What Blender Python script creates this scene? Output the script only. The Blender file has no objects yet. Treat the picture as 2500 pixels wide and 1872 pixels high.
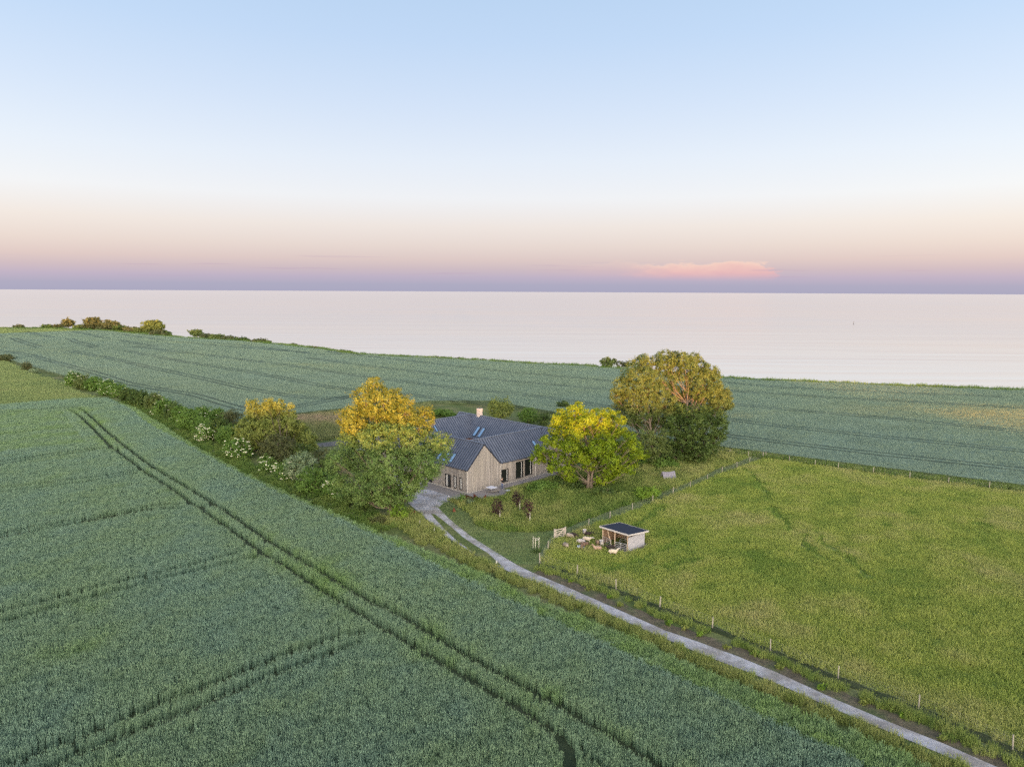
import bpy, bmesh, math, random
import numpy as np
from mathutils import Vector, Matrix
from mathutils.geometry import delaunay_2d_cdt
random.seed(7); RNG = np.random.default_rng(11)
SC = bpy.context.scene; COL = SC.collection
R = math.radians

# ------------------------------------------------------------------ camera
CAM_H, FPX, PITCH, ROLL = 29.68, 1769.9, R(7.23), math.atan(12.5/2500)
cam = bpy.data.cameras.new('camera'); cam_o = bpy.data.objects.new('camera', cam); COL.objects.link(cam_o)
cam.sensor_width = 36.0; cam.lens = 36.0*FPX/2500.0; cam.clip_start = 0.5; cam.clip_end = 90000
cam_o.matrix_world = Matrix.Translation((0, 0, CAM_H)) @ Matrix.Rotation(math.pi/2-PITCH, 4, 'X') @ Matrix.Rotation(ROLL, 4, 'Z')
SC.camera = cam_o
SC.view_settings.view_transform = 'Standard'; SC.view_settings.look = 'None'
SC.view_settings.gamma = 1.0; SC.view_settings.use_curve_mapping = False
EXPO = 1.6
SC.view_settings.exposure = EXPO
SC.cycles.max_bounces = 6; SC.cycles.diffuse_bounces = 3; SC.cycles.transparent_max_bounces = 6
SC.cycles.use_denoising = False; SC.cycles.use_adaptive_sampling = False; SC.cycles.use_light_tree = False; SC.cycles.sample_clamp_indirect = 4.0

# ------------------------------------------------------------------ sky and sun
SUN_EL = R(1.2); SUN_DIR = Vector((0.10, -0.995, 0)).normalized()     # horizontal direction towards the sun
w = bpy.data.worlds.new('World'); SC.world = w; w.use_nodes = True
nt = w.node_tree; nt.nodes.clear(); L = nt.links
def N(t, **k):
    n = nt.nodes.new(t)
    for a, b in k.items(): setattr(n, a, b)
    return n
def mth(op, a, b=None, c=None, clamp=False):
    n = N('ShaderNodeMath', operation=op); n.use_clamp = clamp
    for i, v in enumerate((a, b, c)):
        if v is None: continue
        if isinstance(v, (int, float)): n.inputs[i].default_value = v
        else: L.new(v, n.inputs[i])
    return n.outputs[0]
def ramp(fac, stops, interp='LINEAR'):
    n = N('ShaderNodeValToRGB'); L.new(fac, n.inputs[0]); cr = n.color_ramp; cr.interpolation = interp
    while len(cr.elements) < len(stops): cr.elements.new(0.5)
    for e, (p, c) in zip(cr.elements, stops): e.position = p; e.color = (*c, 1)
    return n.outputs[0]
def mixc(f, a, b, mode='MIX'):
    n = N('ShaderNodeMix', data_type='RGBA', blend_type=mode)
    for s, v in ((0, f), (6, a), (7, b)):
        if isinstance(v, (int, float)): n.inputs[s].default_value = v
        elif isinstance(v, tuple): n.inputs[s].default_value = (*v, 1)
        else: L.new(v, n.inputs[s])
    return n.outputs[2]
def lin(c): return tuple(((x/255)/12.92 if x/255 <= .04045 else ((x/255+.055)/1.055)**2.4) for x in c)
tc = N('ShaderNodeTexCoord'); sep = N('ShaderNodeSeparateXYZ'); L.new(tc.outputs['Generated'], sep.inputs[0])
dx, dy, dz = sep.outputs
zc = mth('MAXIMUM', dz, 0.0)
sk = ramp(mth('POWER', zc, 0.5), [(math.sqrt(p), lin(c)) for p, c in [
    (0, (173, 172, 194)), (.009, (178, 176, 196)), (.019, (194, 183, 200)), (.030, (210, 193, 197)), (.042, (225, 206, 200)), (.060, (235, 221, 211)),
    (.086, (243, 235, 226)), (.122, (244, 247, 247)), (.17, (233, 243, 251)), (.235, (215, 232, 250)), (.31, (196, 221, 247)),
    (.37, (186, 214, 242)), (.6, (140, 178, 224)), (1.0, (92, 132, 192))]])
az = mth('ARCTAN2', dx, dy)
# the low cloud bank still catching the last light, and faint streaks on the left
nz = N('ShaderNodeTexNoise'); nz.inputs['Scale'].default_value = 26; nz.inputs['Detail'].default_value = 6; nz.inputs['Roughness'].default_value = .6
mp = N('ShaderNodeMapping'); mp.inputs['Scale'].default_value = (1, 1, 3.5); L.new(tc.outputs['Generated'], mp.inputs[0]); L.new(mp.outputs[0], nz.inputs[0])
wob = mth('SUBTRACT', nz.outputs[0], 0.5)
elw = mth('MULTIPLY_ADD', wob, 0.024, dz)
azw = mth('MULTIPLY_ADD', wob, 0.10, az)
def sst(v, a, b):
    n = N('ShaderNodeMapRange', interpolation_type='SMOOTHSTEP'); L.new(v, n.inputs[0]); n.inputs[1].default_value = a; n.inputs[2].default_value = b
    return n.outputs[0]
top_edge = mth('SUBTRACT', 1.0, sst(elw, .0365, .0405)); bot_edge = sst(dz, .013, .027)
lft = mth('MULTIPLY_ADD', sst(azw, .13, .24), .8, mth('MULTIPLY', sst(azw, .0, .15), .2)); rgt = mth('SUBTRACT', 1.0, sst(azw, .330, .340))
cm = mth('MULTIPLY', mth('MULTIPLY', top_edge, bot_edge), mth('MULTIPLY', lft, rgt))
ccol = ramp(mth('MULTIPLY_ADD', wob, .02, dz), [(0.0, lin((205, 176, 196))), (.022, lin((232, 186, 188))), (.033, lin((243, 202, 192))), (.042, lin((255, 228, 205)))])
sk = mixc(mth('MULTIPLY', cm, .95), sk, ccol)
nz2 = N('ShaderNodeTexNoise'); nz2.inputs['Scale'].default_value = 6; nz2.inputs['Detail'].default_value = 3
mp2 = N('ShaderNodeMapping'); mp2.inputs['Scale'].default_value = (1, 1, 40); L.new(tc.outputs['Generated'], mp2.inputs[0]); L.new(mp2.outputs[0], nz2.inputs[0])
st = mth('MULTIPLY', sst(nz2.outputs[0], .60, .70), mth('MULTIPLY', sst(dz, .012, .028), mth('SUBTRACT', 1.0, sst(dz, .036, .052))))
sk = mixc(mth('MULTIPLY', st, .35), sk, lin((190, 165, 188)))
# sunset side behind the photographer: the sky texture plus its low warm glow
sky = N('ShaderNodeTexSky', sky_type='NISHITA'); sky.sun_disc = False; sky.sun_elevation = SUN_EL
sky.sun_rotation = math.atan2(SUN_DIR.x, SUN_DIR.y)
bg1 = N('ShaderNodeBackground'); bg1.inputs[1].default_value = 0.12; L.new(sky.outputs[0], bg1.inputs[0])
dotp = mth('ADD', mth('MULTIPLY', dx, SUN_DIR.x), mth('MULTIPLY', dy, SUN_DIR.y))
gl = mth('MULTIPLY', mth('POWER', mth('MAXIMUM', mth('MULTIPLY_ADD', dotp, .8, .2), 0.0), 2.0), mth('EXPONENT', mth('MULTIPLY', zc, -2.6)))
glc = mixc(1.0, (15.5, 13.4, 11.2), gl, 'MULTIPLY')
tot = mixc(1.0, mixc(1.0, sk, (.96, .95, .98), 'MULTIPLY'), glc, 'ADD')
bg2 = N('ShaderNodeBackground'); bg2.inputs[1].default_value = 0.5**EXPO; L.new(tot, bg2.inputs[0])
ad = N('ShaderNodeAddShader'); L.new(bg1.outputs[0], ad.inputs[0]); L.new(bg2.outputs[0], ad.inputs[1])
mixb = N('ShaderNodeMixShader')           # nishita only where the glow is (behind), the ramp everywhere
L.new(mth('MULTIPLY_ADD', dotp, .5, .5, clamp=True), mixb.inputs[0]); L.new(bg2.outputs[0], mixb.inputs[1]); L.new(ad.outputs[0], mixb.inputs[2])
wo = N('ShaderNodeOutputWorld'); L.new(mixb.outputs[0], wo.inputs[0])

sun = bpy.data.lights.new('sun', 'SUN'); sun.energy = 5.0; sun.angle = R(0.6); sun.color = (1.0, .43, .10)
sun_o = bpy.data.objects.new('sun', sun); COL.objects.link(sun_o)
to_sun = Vector((SUN_DIR.x*math.cos(SUN_EL), SUN_DIR.y*math.cos(SUN_EL), math.sin(SUN_EL)))
sun_o.rotation_euler = to_sun.to_track_quat('Z', 'Y').to_euler(); sun_o.location = (40, -60, 60)

# ------------------------------------------------------------------ terrain and picture geometry
def sm(v, a, b): t = np.clip((v-a)/(b-a), 0, 1); return t*t*(3-2*t)
def hgt(x, y):
    x = np.asarray(x, float); y = np.asarray(y, float)
    far = sm(y, 150, 240)
    h = far*0.35*np.sin(x/41+1.0)*np.sin(y/57)
    h = h+3.4*np.exp(-((y-372+.12*(x+230))/30)**2)*(1-sm(x, -215, -115))
    h = h+2.5*sm(y, 430, 560)*(1-sm(x, -330, -180))
    h = h+0.7*np.exp(-((x-140)/45)**2-((y-178)/20)**2)
    return h
def hz(x, y): return float(hgt(x, y))
_c, _s = math.cos(PITCH), math.sin(PITCH); _cr, _sr = math.cos(ROLL), math.sin(ROLL)
def ray(px, py):
    X = (px-1250)/FPX; Y = (py-936)/FPX
    x = X*_cr+Y*_sr; y = -X*_sr+Y*_cr
    return np.array([x, _c-y*_s, -_s-y*_c])
def proj(P):
    P = np.asarray(P, float); q = P-np.array([0, 0, CAM_H])
    fw = q[..., 1]*_c-q[..., 2]*_s; up = q[..., 1]*_s+q[..., 2]*_c
    x = q[..., 0]/fw; y = -up/fw
    return 1250+FPX*(x*_cr-y*_sr), 936+FPX*(x*_sr+y*_cr), fw
def G(px, py):
    """pixel of the photograph -> point on the terrain"""
    d = ray(px, py); t = np.linspace(35, 1400, 5000)
    z = CAM_H+d[2]*t-hgt(d[0]*t, d[1]*t)
    i = int(np.argmax(z < 0)) if (z < 0).any() else len(t)-1
    a, b = t[max(i-1, 0)], t[i]
    for _ in range(24):
        m = .5*(a+b)
        if CAM_H+d[2]*m-hgt(d[0]*m, d[1]*m) < 0: b = m
        else: a = m
    return Vector((d[0]*b, d[1]*b, CAM_H+d[2]*b))
def AT(px, py, Y):
    """pixel + world Y -> point in space"""
    d = ray(px, py); t = Y/d[1]
    return Vector((d[0]*t, Y, CAM_H+d[2]*t))
def ppm(Y): return FPX/Y                      # pixels per metre at that distance (approx.)
def dens(pts, step=14, closed=True):
    out = []; n = len(pts)
    for i in range(n if closed else n-1):
        a = pts[i]; b = pts[(i+1) % n]; d = math.hypot(b[0]-a[0], b[1]-a[1]); k = max(1, int(d/step))
        for j in range(k): out.append((a[0]+(b[0]-a[0])*j/k, a[1]+(b[1]-a[1])*j/k))
    if not closed: out.append(pts[-1])
    return out
def GP(pts, step=25, closed=True): return [tuple(G(*p)[:2]) for p in dens(pts, step, closed)]
def smooth(pts, it=2):
    for _ in range(it):
        q = [pts[0]]
        for a, b in zip(pts, pts[1:]):
            q += [(a[0]*.75+b[0]*.25, a[1]*.75+b[1]*.25), (a[0]*.25+b[0]*.75, a[1]*.25+b[1]*.75)]
        q.append(pts[-1]); pts = q
    return pts
def inside(poly, x, y):
    c = np.zeros(len(x), bool); n = len(poly)
    for i in range(n):
        x1, y1 = poly[i]; x2, y2 = poly[(i+1) % n]
        if y1 == y2: continue
        m = ((y1 > y) != (y2 > y)) & (x < (x2-x1)*(y-y1)/(y2-y1)+x1)
        c ^= m
    return c
def pdist(line, x, y):
    d = np.full(len(x), 1e9)
    for (x1, y1), (x2, y2) in zip(line, line[1:]):
        vx, vy = x2-x1, y2-y1; l2 = vx*vx+vy*vy
        if l2 < 1e-9: continue
        t = np.clip(((x-x1)*vx+(y-y1)*vy)/l2, 0, 1)
        d = np.minimum(d, np.hypot(x-x1-t*vx, y-y1-t*vy))
    return d

# ------------------------------------------------------------------ materials
class MT:
    def __init__(s, name):
        s.m = bpy.data.materials.new(name); s.m.use_nodes = True; s.nt = s.m.node_tree; s.b = s.nt.nodes['Principled BSDF']; s.out = s.nt.nodes['Material Output']
    def n(s, t, **k):
        x = s.nt.nodes.new(t)
        for a, b in k.items(): setattr(x, a, b)
        return x
    def l(s, a, b): s.nt.links.new(a, b)
    def noise(s, scale, detail=3, stretch=None, coord='pos', rough=.55, dist=0):
        g = s.n('ShaderNodeNewGeometry').outputs['Position'] if coord == 'pos' else s.n('ShaderNodeTexCoord').outputs['Object']
        if stretch:
            mpn = s.n('ShaderNodeMapping'); mpn.inputs['Scale'].default_value = stretch[:3]
            if len(stretch) > 3: mpn.inputs['Rotation'].default_value = (0, 0, stretch[3])
            s.l(g, mpn.inputs[0]); g = mpn.outputs[0]
        x = s.n('ShaderNodeTexNoise'); x.inputs['Scale'].default_value = scale; x.inputs['Detail'].default_value = detail; x.inputs['Roughness'].default_value = rough
        x.inputs['Distortion'].default_value = dist
        s.l(g, x.inputs[0]); return x.outputs[0]
    def ramp(s, f, stops):
        x = s.n('ShaderNodeValToRGB'); s.l(f, x.inputs[0]); cr = x.color_ramp
        while len(cr.elements) < len(stops): cr.elements.new(.5)
        for e, (p, c) in zip(cr.elements, stops): e.position = p; e.color = (*c, 1)
        return x.outputs[0]
    def mix(s, f, a, b, mode='MIX'):
        x = s.n('ShaderNodeMix', data_type='RGBA', blend_type=mode)
        for k, v in ((0, f), (6, a), (7, b)):
            if isinstance(v, (int, float)): x.inputs[k].default_value = v
            elif isinstance(v, tuple): x.inputs[k].default_value = (*v, 1)
            else: s.l(v, x.inputs[k])
        return x.outputs[2]
    def bump(s, h, strength=.5, dist=.1):
        x = s.n('ShaderNodeBump'); x.inputs['Strength'].default_value = strength; x.inputs['Distance'].default_value = dist
        s.l(h, x.inputs['Height']); s.l(x.outputs[0], s.b.inputs['Normal'])
    def fin(s, col, rough=.8, spec=.3, metal=0):
        if isinstance(col, tuple): s.b.inputs['Base Color'].default_value = (*col, 1)
        else: s.l(col, s.b.inputs['Base Color'])
        s.b.inputs['Roughness'].default_value = rough; s.b.inputs['Specular IOR Level'].default_value = spec; s.b.inputs['Metallic'].default_value = metal
        return s.m
def sc3(c, k): return tuple(min(1, x*k) for x in c)
def simple(name, col, rough=.8, spec=.3, metal=0, var=.25, scale=6):
    s = MT(name); f = s.noise(scale, 3)
    return s.fin(s.ramp(f, [(.3, sc3(col, 1-var)), (.7, sc3(col, 1+var))]), rough, spec, metal)
def foliage(name, dark, mid, light, trans=.35, clump=.55, fine=5.0):
    s = MT(name)
    a = s.noise(clump, 2); b = s.noise(fine, 2)
    ad = s.n('ShaderNodeMath', operation='MULTIPLY_ADD'); s.l(b, ad.inputs[0]); ad.inputs[1].default_value = .8; s.l(a, ad.inputs[2])
    mu = s.n('ShaderNodeMath', operation='MULTIPLY'); s.l(ad.outputs[0], mu.inputs[0]); mu.inputs[1].default_value = .556
    c = s.ramp(mu.outputs[0], [(.36, dark), (.5, mid), (.64, light)])
    s.fin(c, .55, .25)
    t = s.n('ShaderNodeBsdfTranslucent'); s.l(s.mix(1.0, c, (1.0, 1.0, .55), 'MULTIPLY'), t.inputs[0])
    mx = s.n('ShaderNodeMixShader'); mx.inputs[0].default_value = trans
    s.l(s.b.outputs[0], mx.inputs[1]); s.l(t.outputs[0], mx.inputs[2]); s.l(mx.outputs[0], s.out.inputs[0])
    return s.m
def crop_mat(name, c0, c1, c2, low=.55, hh=.8, var=.5, trans=.25):
    """blades: tint attribute of each clump picks c0..c1..c2; lower parts of the blades are older and duller"""
    s = MT(name)
    at = s.n('ShaderNodeAttribute', attribute_type='INSTANCER', attribute_name='tint')
    c = s.ramp(at.outputs['Fac'], [(0, c0), (.5, c1), (1, c2)])
    n1 = s.noise(9, 2); c = s.mix(1.0, c, s.ramp(n1, [(.3, (1-var,)*3), (.72, (1+var*.6, 1+var*.6, 1+var*.35))]), 'MULTIPLY')
    s.fin(c, .6, .3)
    t = s.n('ShaderNodeBsdfTranslucent'); s.l(c, t.inputs[0])
    mx = s.n('ShaderNodeMixShader'); mx.inputs[0].default_value = trans
    s.l(s.b.outputs[0], mx.inputs[1]); s.l(t.outputs[0], mx.inputs[2]); s.l(mx.outputs[0], s.out.inputs[0])
    return s.m
def turf(name, a, b, c, s1=.08, s2=.8, s3=9, bump=.6):
    s = MT(name); n1 = s.noise(s1, 4, dist=.5); n2 = s.noise(s2, 4); n3 = s.noise(s3, 3, rough=.7)
    k = s.ramp(n1, [(.35, a), (.5, b), (.66, c)])
    k = s.mix(1.0, k, s.ramp(n2, [(.3, (.72, .74, .7)), (.7, (1.25, 1.22, 1.2))]), 'MULTIPLY')
    k = s.mix(1.0, k, s.ramp(n3, [(.3, (.6, .62, .6)), (.7, (1.4, 1.38, 1.35))]), 'MULTIPLY')
    s.bump(n3, bump, .25)
    return s.fin(k, .9, .15)

# ------------------------------------------------------------------ mesh helpers
def tag(o, label=None, cat=None, group=None, kind=None):
    if label: o['label'] = label
    if cat: o['category'] = cat
    if group: o['group'] = group
    if kind: o['kind'] = kind
    return o
def link(name, me, mat=None, parent=None, loc=None, smooth_=False):
    o = bpy.data.objects.new(name, me); COL.objects.link(o)
    if mat is not None:
        for mm in (mat if isinstance(mat, (list, tuple)) else [mat]): me.materials.append(mm)
    if parent is not None: o.parent = parent
    if loc is not None: o.location = loc
    if smooth_: me.polygons.foreach_set('use_smooth', np.ones(len(me.polygons), bool))
    return o
def empty(name, loc=(0, 0, 0), rz=0):
    o = bpy.data.objects.new(name, None); COL.objects.link(o); o.location = loc; o.rotation_euler = (0, 0, rz); o.empty_display_size = .3
    return o
def fast(name, V, F, mat=None, parent=None, loc=None, smooth_=False, k=4):
    """V (n,3), F (m,k) numpy"""
    me = bpy.data.meshes.new(name); V = np.asarray(V, np.float32); F = np.asarray(F, np.int32).reshape(-1, k)
    me.vertices.add(len(V)); me.vertices.foreach_set('co', V.ravel())
    me.loops.add(F.size); me.loops.foreach_set('vertex_index', F.ravel())
    me.polygons.add(len(F)); me.polygons.foreach_set('loop_start', np.arange(0, F.size, k, dtype=np.int32)); me.polygons.foreach_set('loop_total', np.full(len(F), k, np.int32))
    me.update(); me.validate()
    return link(name, me, mat, parent, loc, smooth_)
class MB:
    """collects boxes, tubes, quads into one mesh"""
    def __init__(s): s.v = []; s.f = []
    def add(s, vs, fs):
        b = len(s.v); s.v += [tuple(v) for v in vs]; s.f += [tuple(i+b for i in f) for f in fs]; return s
    def box(s, x0, y0, z0, x1, y1, z1):
        return s.add([(x0, y0, z0), (x1, y0, z0), (x1, y1, z0), (x0, y1, z0), (x0, y0, z1), (x1, y0, z1), (x1, y1, z1), (x0, y1, z1)],
                     [(0, 3, 2, 1), (4, 5, 6, 7), (0, 1, 5, 4), (1, 2, 6, 5), (2, 3, 7, 6), (3, 0, 4, 7)])
    def hexa(s, p):   # 8 points, bottom 4 then top 4
        return s.add(p, [(0, 3, 2, 1), (4, 5, 6, 7), (0, 1, 5, 4), (1, 2, 6, 5), (2, 3, 7, 6), (3, 0, 4, 7)])
    def tube(s, pts, rad, n=6, cap=True):
        pts = [Vector(p) for p in pts]; rad = rad if isinstance(rad, (list, tuple)) else [rad]*len(pts); b = len(s.v)
        prev = None
        for i, p in enumerate(pts):
            d = (pts[min(i+1, len(pts)-1)]-pts[max(i-1, 0)])
            d = d.normalized() if d.length > 1e-9 else Vector((0, 0, 1))
            up = Vector((1, 0, 0)) if prev is None else prev
            a = up-d*up.dot(d)
            if a.length < 1e-3: a = Vector((0, 1, 0))-d*d.y
            a.normalize(); prev = a; c = d.cross(a)
            for k in range(n):
                t = 2*math.pi*k/n; s.v.append(tuple(p+(a*math.cos(t)+c*math.sin(t))*rad[i]))
        for i in range(len(pts)-1):
            for k in range(n):
                k2 = (k+1) % n; s.f.append((b+i*n+k, b+i*n+k2, b+(i+1)*n+k2, b+(i+1)*n+k))
        if cap:
            s.f.append(tuple(b+k for k in reversed(range(n)))); s.f.append(tuple(b+(len(pts)-1)*n+k for k in range(n)))
        return s
    def beam(s, a, b, wd, ht, up=(0, 0, 1)):
        a = Vector(a); b = Vector(b); d = (b-a).normalized(); u = Vector(up); r = d.cross(u)
        if r.length < 1e-4: r = Vector((1, 0, 0))
        r.normalize(); u = r.cross(d); r = r*wd/2; u = u*ht/2
        return s.hexa([a-r-u, a+r-u, b+r-u, b-r-u, a-r+u, a+r+u, b+r+u, b-r+u])
    def build(s, name, mat=None, parent=None, loc=None, smooth_=False):
        me = bpy.data.meshes.new(name); me.from_pydata(s.v, [], s.f); me.update()
        return link(name, me, mat, parent, loc, smooth_)
def sheet(name, poly, zoff, step, mat, parent=None, kind='structure', hf=hgt):
    """terrain-draped sheet inside a world polygon"""
    P = np.array(poly); x0, y0 = P.min(0); x1, y1 = P.max(0)
    gx, gy = np.meshgrid(np.arange(x0+step/2, x1, step), np.arange(y0+step/2, y1, step)); gx, gy = gx.ravel(), gy.ravel()
    m = inside(poly, gx, gy); gx, gy = gx[m], gy[m]
    if len(gx):
        m = pdist(list(poly)+[poly[0]], gx, gy) > step*.3; gx, gy = gx[m], gy[m]
    vs = [Vector(p) for p in poly]+[Vector((a, b)) for a, b in zip(gx, gy)]
    r = delaunay_2d_cdt(vs, [], [list(range(len(poly)))], 1, 1e-4)
    V = np.array([(v.x, v.y) for v in r[0]]); z = hf(V[:, 0], V[:, 1])+zoff
    F = np.array([f for f in r[2] if len(f) == 3])
    a, b, c = V[F[:, 0]], V[F[:, 1]], V[F[:, 2]]
    fl = ((b[:, 0]-a[:, 0])*(c[:, 1]-a[:, 1])-(b[:, 1]-a[:, 1])*(c[:, 0]-a[:, 0])) < 0
    F[fl] = F[fl][:, ::-1]
    o = fast(name, np.column_stack([V, z]), F, mat, parent, smooth_=True, k=3)
    if kind: o['kind'] = kind
    return o
def ribbon(name, line, width, zoff, mat, parent=None, kind='structure'):
    P = np.array(line, float); T = np.gradient(P, axis=0); T /= np.linalg.norm(T, axis=1)[:, None]+1e-9; Nn = np.column_stack([-T[:, 1], T[:, 0]])
    wv = width/2*(1+.18*np.sin(np.arange(len(P))*1.7)); A = P+Nn*wv[:, None]; B = P-Nn*wv[:, None]
    V = np.vstack([A, B]); z = hgt(V[:, 0], V[:, 1])+zoff; n = len(P)
    F = [(i, n+i, n+i+1, i+1) for i in range(n-1)]
    o = fast(name, np.column_stack([V, z]), F, mat, parent, k=4)
    if kind: o['kind'] = kind
    return o
def resamp(line, step):
    P = np.array(line, float); d = np.r_[0, np.cumsum(np.hypot(*np.diff(P, axis=0).T))]
    t = np.arange(0, d[-1], step); return np.column_stack([np.interp(t, d, P[:, 0]), np.interp(t, d, P[:, 1])])

# ------------------------------------------------------------------ geometry-node scatterer for stuff nobody could count
def patch_coll(name, meshes):
    c = bpy.data.collections.new(name)
    for i, me in enumerate(meshes): c.objects.link(bpy.data.objects.new('%s_%d' % (name, i), me))
    return c
def blades(n, size, hmin, hmax, wd, lean, mat, ear=0, seed=0, flat=0):
    r = np.random.default_rng(seed); V = []; F = []
    x = (r.random(n)-.5)*size; y = (r.random(n)-.5)*size; h = r.uniform(hmin, hmax, n); a = r.uniform(0, 2*np.pi, n); l = r.normal(0, lean, (n, 2))
    for i in range(n):
        ca, sa = math.cos(a[i])*wd/2, math.sin(a[i])*wd/2; b = len(V); X, Y, H = x[i], y[i], h[i]; lx, ly = l[i]
        V += [(X-ca, Y-sa, 0), (X+ca, Y+sa, 0), (X+lx*.35*H+ca*.9, Y+ly*.35*H+sa*.9, H*.6), (X+lx*.35*H-ca*.9, Y+ly*.35*H-sa*.9, H*.6),
              (X+lx*H, Y+ly*H, H)]
        F += [(b, b+1, b+2, b+3), (b+3, b+2, b+4)]
        if i < n*ear:
            b = len(V); ex, ey = X+lx*H*.8, Y+ly*H*.8; q = wd*.62
            V += [(ex-q, ey, H*.97), (ex, ey-q, H*.97), (ex+q, ey, H*.97), (ex, ey+q, H*.97), (ex+lx*.1, ey+ly*.1, H*.97+.13), (ex, ey, H*.93)]
            F += [(b, b+1, b+4), (b+1, b+2, b+4), (b+2, b+3, b+4), (b+3, b, b+4)]
    me = bpy.data.meshes.new('clump'); me.from_pydata(V, [], F); me.materials.append(mat); return me
def gn_group(coll):
    g = bpy.data.node_groups.new('scatter', 'GeometryNodeTree')
    g.interface.new_socket('Geometry', in_out='INPUT', socket_type='NodeSocketGeometry'); g.interface.new_socket('Geometry', in_out='OUTPUT', socket_type='NodeSocketGeometry')
    gi = g.nodes.new('NodeGroupInput'); go = g.nodes.new('NodeGroupOutput'); ip = g.nodes.new('GeometryNodeInstanceOnPoints')
    ci = g.nodes.new('GeometryNodeCollectionInfo'); ci.inputs['Collection'].default_value = coll
    ci.inputs['Separate Children'].default_value = True; ci.inputs['Reset Children'].default_value = True
    ip.inputs['Pick Instance'].default_value = True
    def attr(nm, dt):
        a = g.nodes.new('GeometryNodeInputNamedAttribute'); a.data_type = dt; a.inputs['Name'].default_value = nm; return a.outputs['Attribute']
    g.links.new(gi.outputs[0], ip.inputs['Points']); g.links.new(ci.outputs[0], ip.inputs['Instance'])
    g.links.new(attr('rot', 'FLOAT_VECTOR'), ip.inputs['Rotation']); g.links.new(attr('scl', 'FLOAT_VECTOR'), ip.inputs['Scale'])
    g.links.new(attr('idx', 'INT'), ip.inputs['Instance Index']); g.links.new(ip.outputs[0], go.inputs[0])
    return g
TOTAL_INST = [0]
def scatter(name, pts, coll, tint, scl=(.85, 1.15), zs=None, label=None, zoff=0.02, kind='stuff'):
    n = len(pts); TOTAL_INST[0] += n
    z = hgt(pts[:, 0], pts[:, 1])+zoff
    me = bpy.data.meshes.new(name); me.vertices.add(n); me.vertices.foreach_set('co', np.column_stack([pts, z]).astype(np.float32).ravel())
    a = me.attributes.new('rot', 'FLOAT_VECTOR', 'POINT'); rt = np.zeros((n, 3), np.float32); rt[:, 2] = RNG.uniform(0, 6.283, n); a.data.foreach_set('vector', rt.ravel())
    a = me.attributes.new('scl', 'FLOAT_VECTOR', 'POINT'); s = RNG.uniform(scl[0], scl[1], n).astype(np.float32); S = np.column_stack([s, s, s if zs is None else s*zs]).astype(np.float32); a.data.foreach_set('vector', S.ravel())
    a = me.attributes.new('idx', 'INT', 'POINT'); a.data.foreach_set('value', RNG.integers(0, len(coll.objects), n).astype(np.int32))
    a = me.attributes.new('tint', 'FLOAT', 'POINT'); a.data.foreach_set('value', np.clip(tint, 0, 1).astype(np.float32))
    o = bpy.data.objects.new(name, me); COL.objects.link(o)
    md = o.modifiers.new('scatter', 'NODES'); md.node_group = gn_group(coll)
    o['kind'] = kind
    if label: o['label'] = label
    return o
def fbm(x, y, s, seed=0):
    r = np.random.default_rng(seed); v = np.zeros(len(x)); amp = 1; tot = 0
    for k in range(4):
        for j in range(3):
            th = r.uniform(0, 6.28); ph = r.uniform(0, 6.28); f = (2**k)/s*r.uniform(.7, 1.4)
            v += amp*np.sin((x*math.cos(th)+y*math.sin(th))*f*2*np.pi+ph+1.3*np.sin((y*math.cos(th)-x*math.sin(th))*f*3.1+ph*2)); tot += amp
        amp *= .6
    return v/tot*1.6
def grid_pts(poly, step, jit=.35, margin=200, cull=True):
    P = np.array(poly); x0, y0 = P.min(0); x1, y1 = P.max(0)
    gx, gy = np.meshgrid(np.arange(x0, x1, step), np.arange(y0, y1, step)); gx, gy = gx.ravel(), gy.ravel()
    gx = gx+RNG.uniform(-jit, jit, len(gx))*step; gy = gy+RNG.uniform(-jit, jit, len(gy))*step
    m = inside(poly, gx, gy)
    if cull:
        a, b, fw = proj(np.column_stack([gx, gy, hgt(gx, gy)])); m &= (fw > 5) & (a > -margin) & (a < 2500+margin) & (b < 1872+margin*.9) & (b > 600)
    return np.column_stack([gx[m], gy[m]])

# ================================================================== SETTING
SEA_Z = -12.0
M_soil = turf('soil_under_crop', (.045, .06, .03), (.06, .08, .04), (.075, .085, .05))
M_ground = turf('rough_grass', (.085, .12, .035), (.12, .15, .05), (.19, .19, .085), .12, 1.1, 6)
M_far_turf = turf('light_green_meadow', (.11, .17, .05), (.15, .215, .06), (.2, .25, .08), .03, .3, 3)
M_lawn = turf('mown_lawn', (.10, .15, .05), (.135, .18, .065), (.17, .19, .08), .15, 1.4, 14, .3)
M_past = turf('pasture_turf', (.12, .17, .045), (.155, .20, .055), (.19, .215, .075), .06, .6, 6)
M_cliff = turf('cliff_clay', (.16, .15, .1), (.24, .21, .15), (.12, .15, .06), .2, 1, 6)

# coast line: from the photograph in view, carried on straight outside it
coast_px = [(-300, 796), (0, 801), (110, 801), (250, 806), (420, 822), (500, 828), (600, 833), (720, 845), (800, 853), (865, 864), (950, 870), (1060, 874), (1180, 881), (1300, 888), (1430, 894),
            (1560, 905), (1700, 920), (1850, 928), (2000, 934), (2150, 941), (2300, 947), (2520, 955), (2800, 962)]
coast = [tuple(G(*p)[:2]) for p in coast_px]
c0 = coast[0]; c1 = coast[-1]
land = [(-2600, c0[1]+500), (-1500, c0[1]+230)]+coast+[(700, 190), (1500, 120), (2600, 60), (2600, -2600), (-2600, -2600)]
land = [(p[0], p[1]) for p in land]
def dens_w(poly, step):
    out = []
    for a, b in zip(poly, poly[1:]+poly[:1]):
        k = max(1, min(40, int(math.hypot(b[0]-a[0], b[1]-a[1])/step)))
        out += [(a[0]+(b[0]-a[0])*j/k, a[1]+(b[1]-a[1])*j/k) for j in range(k)]
    return out
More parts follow.
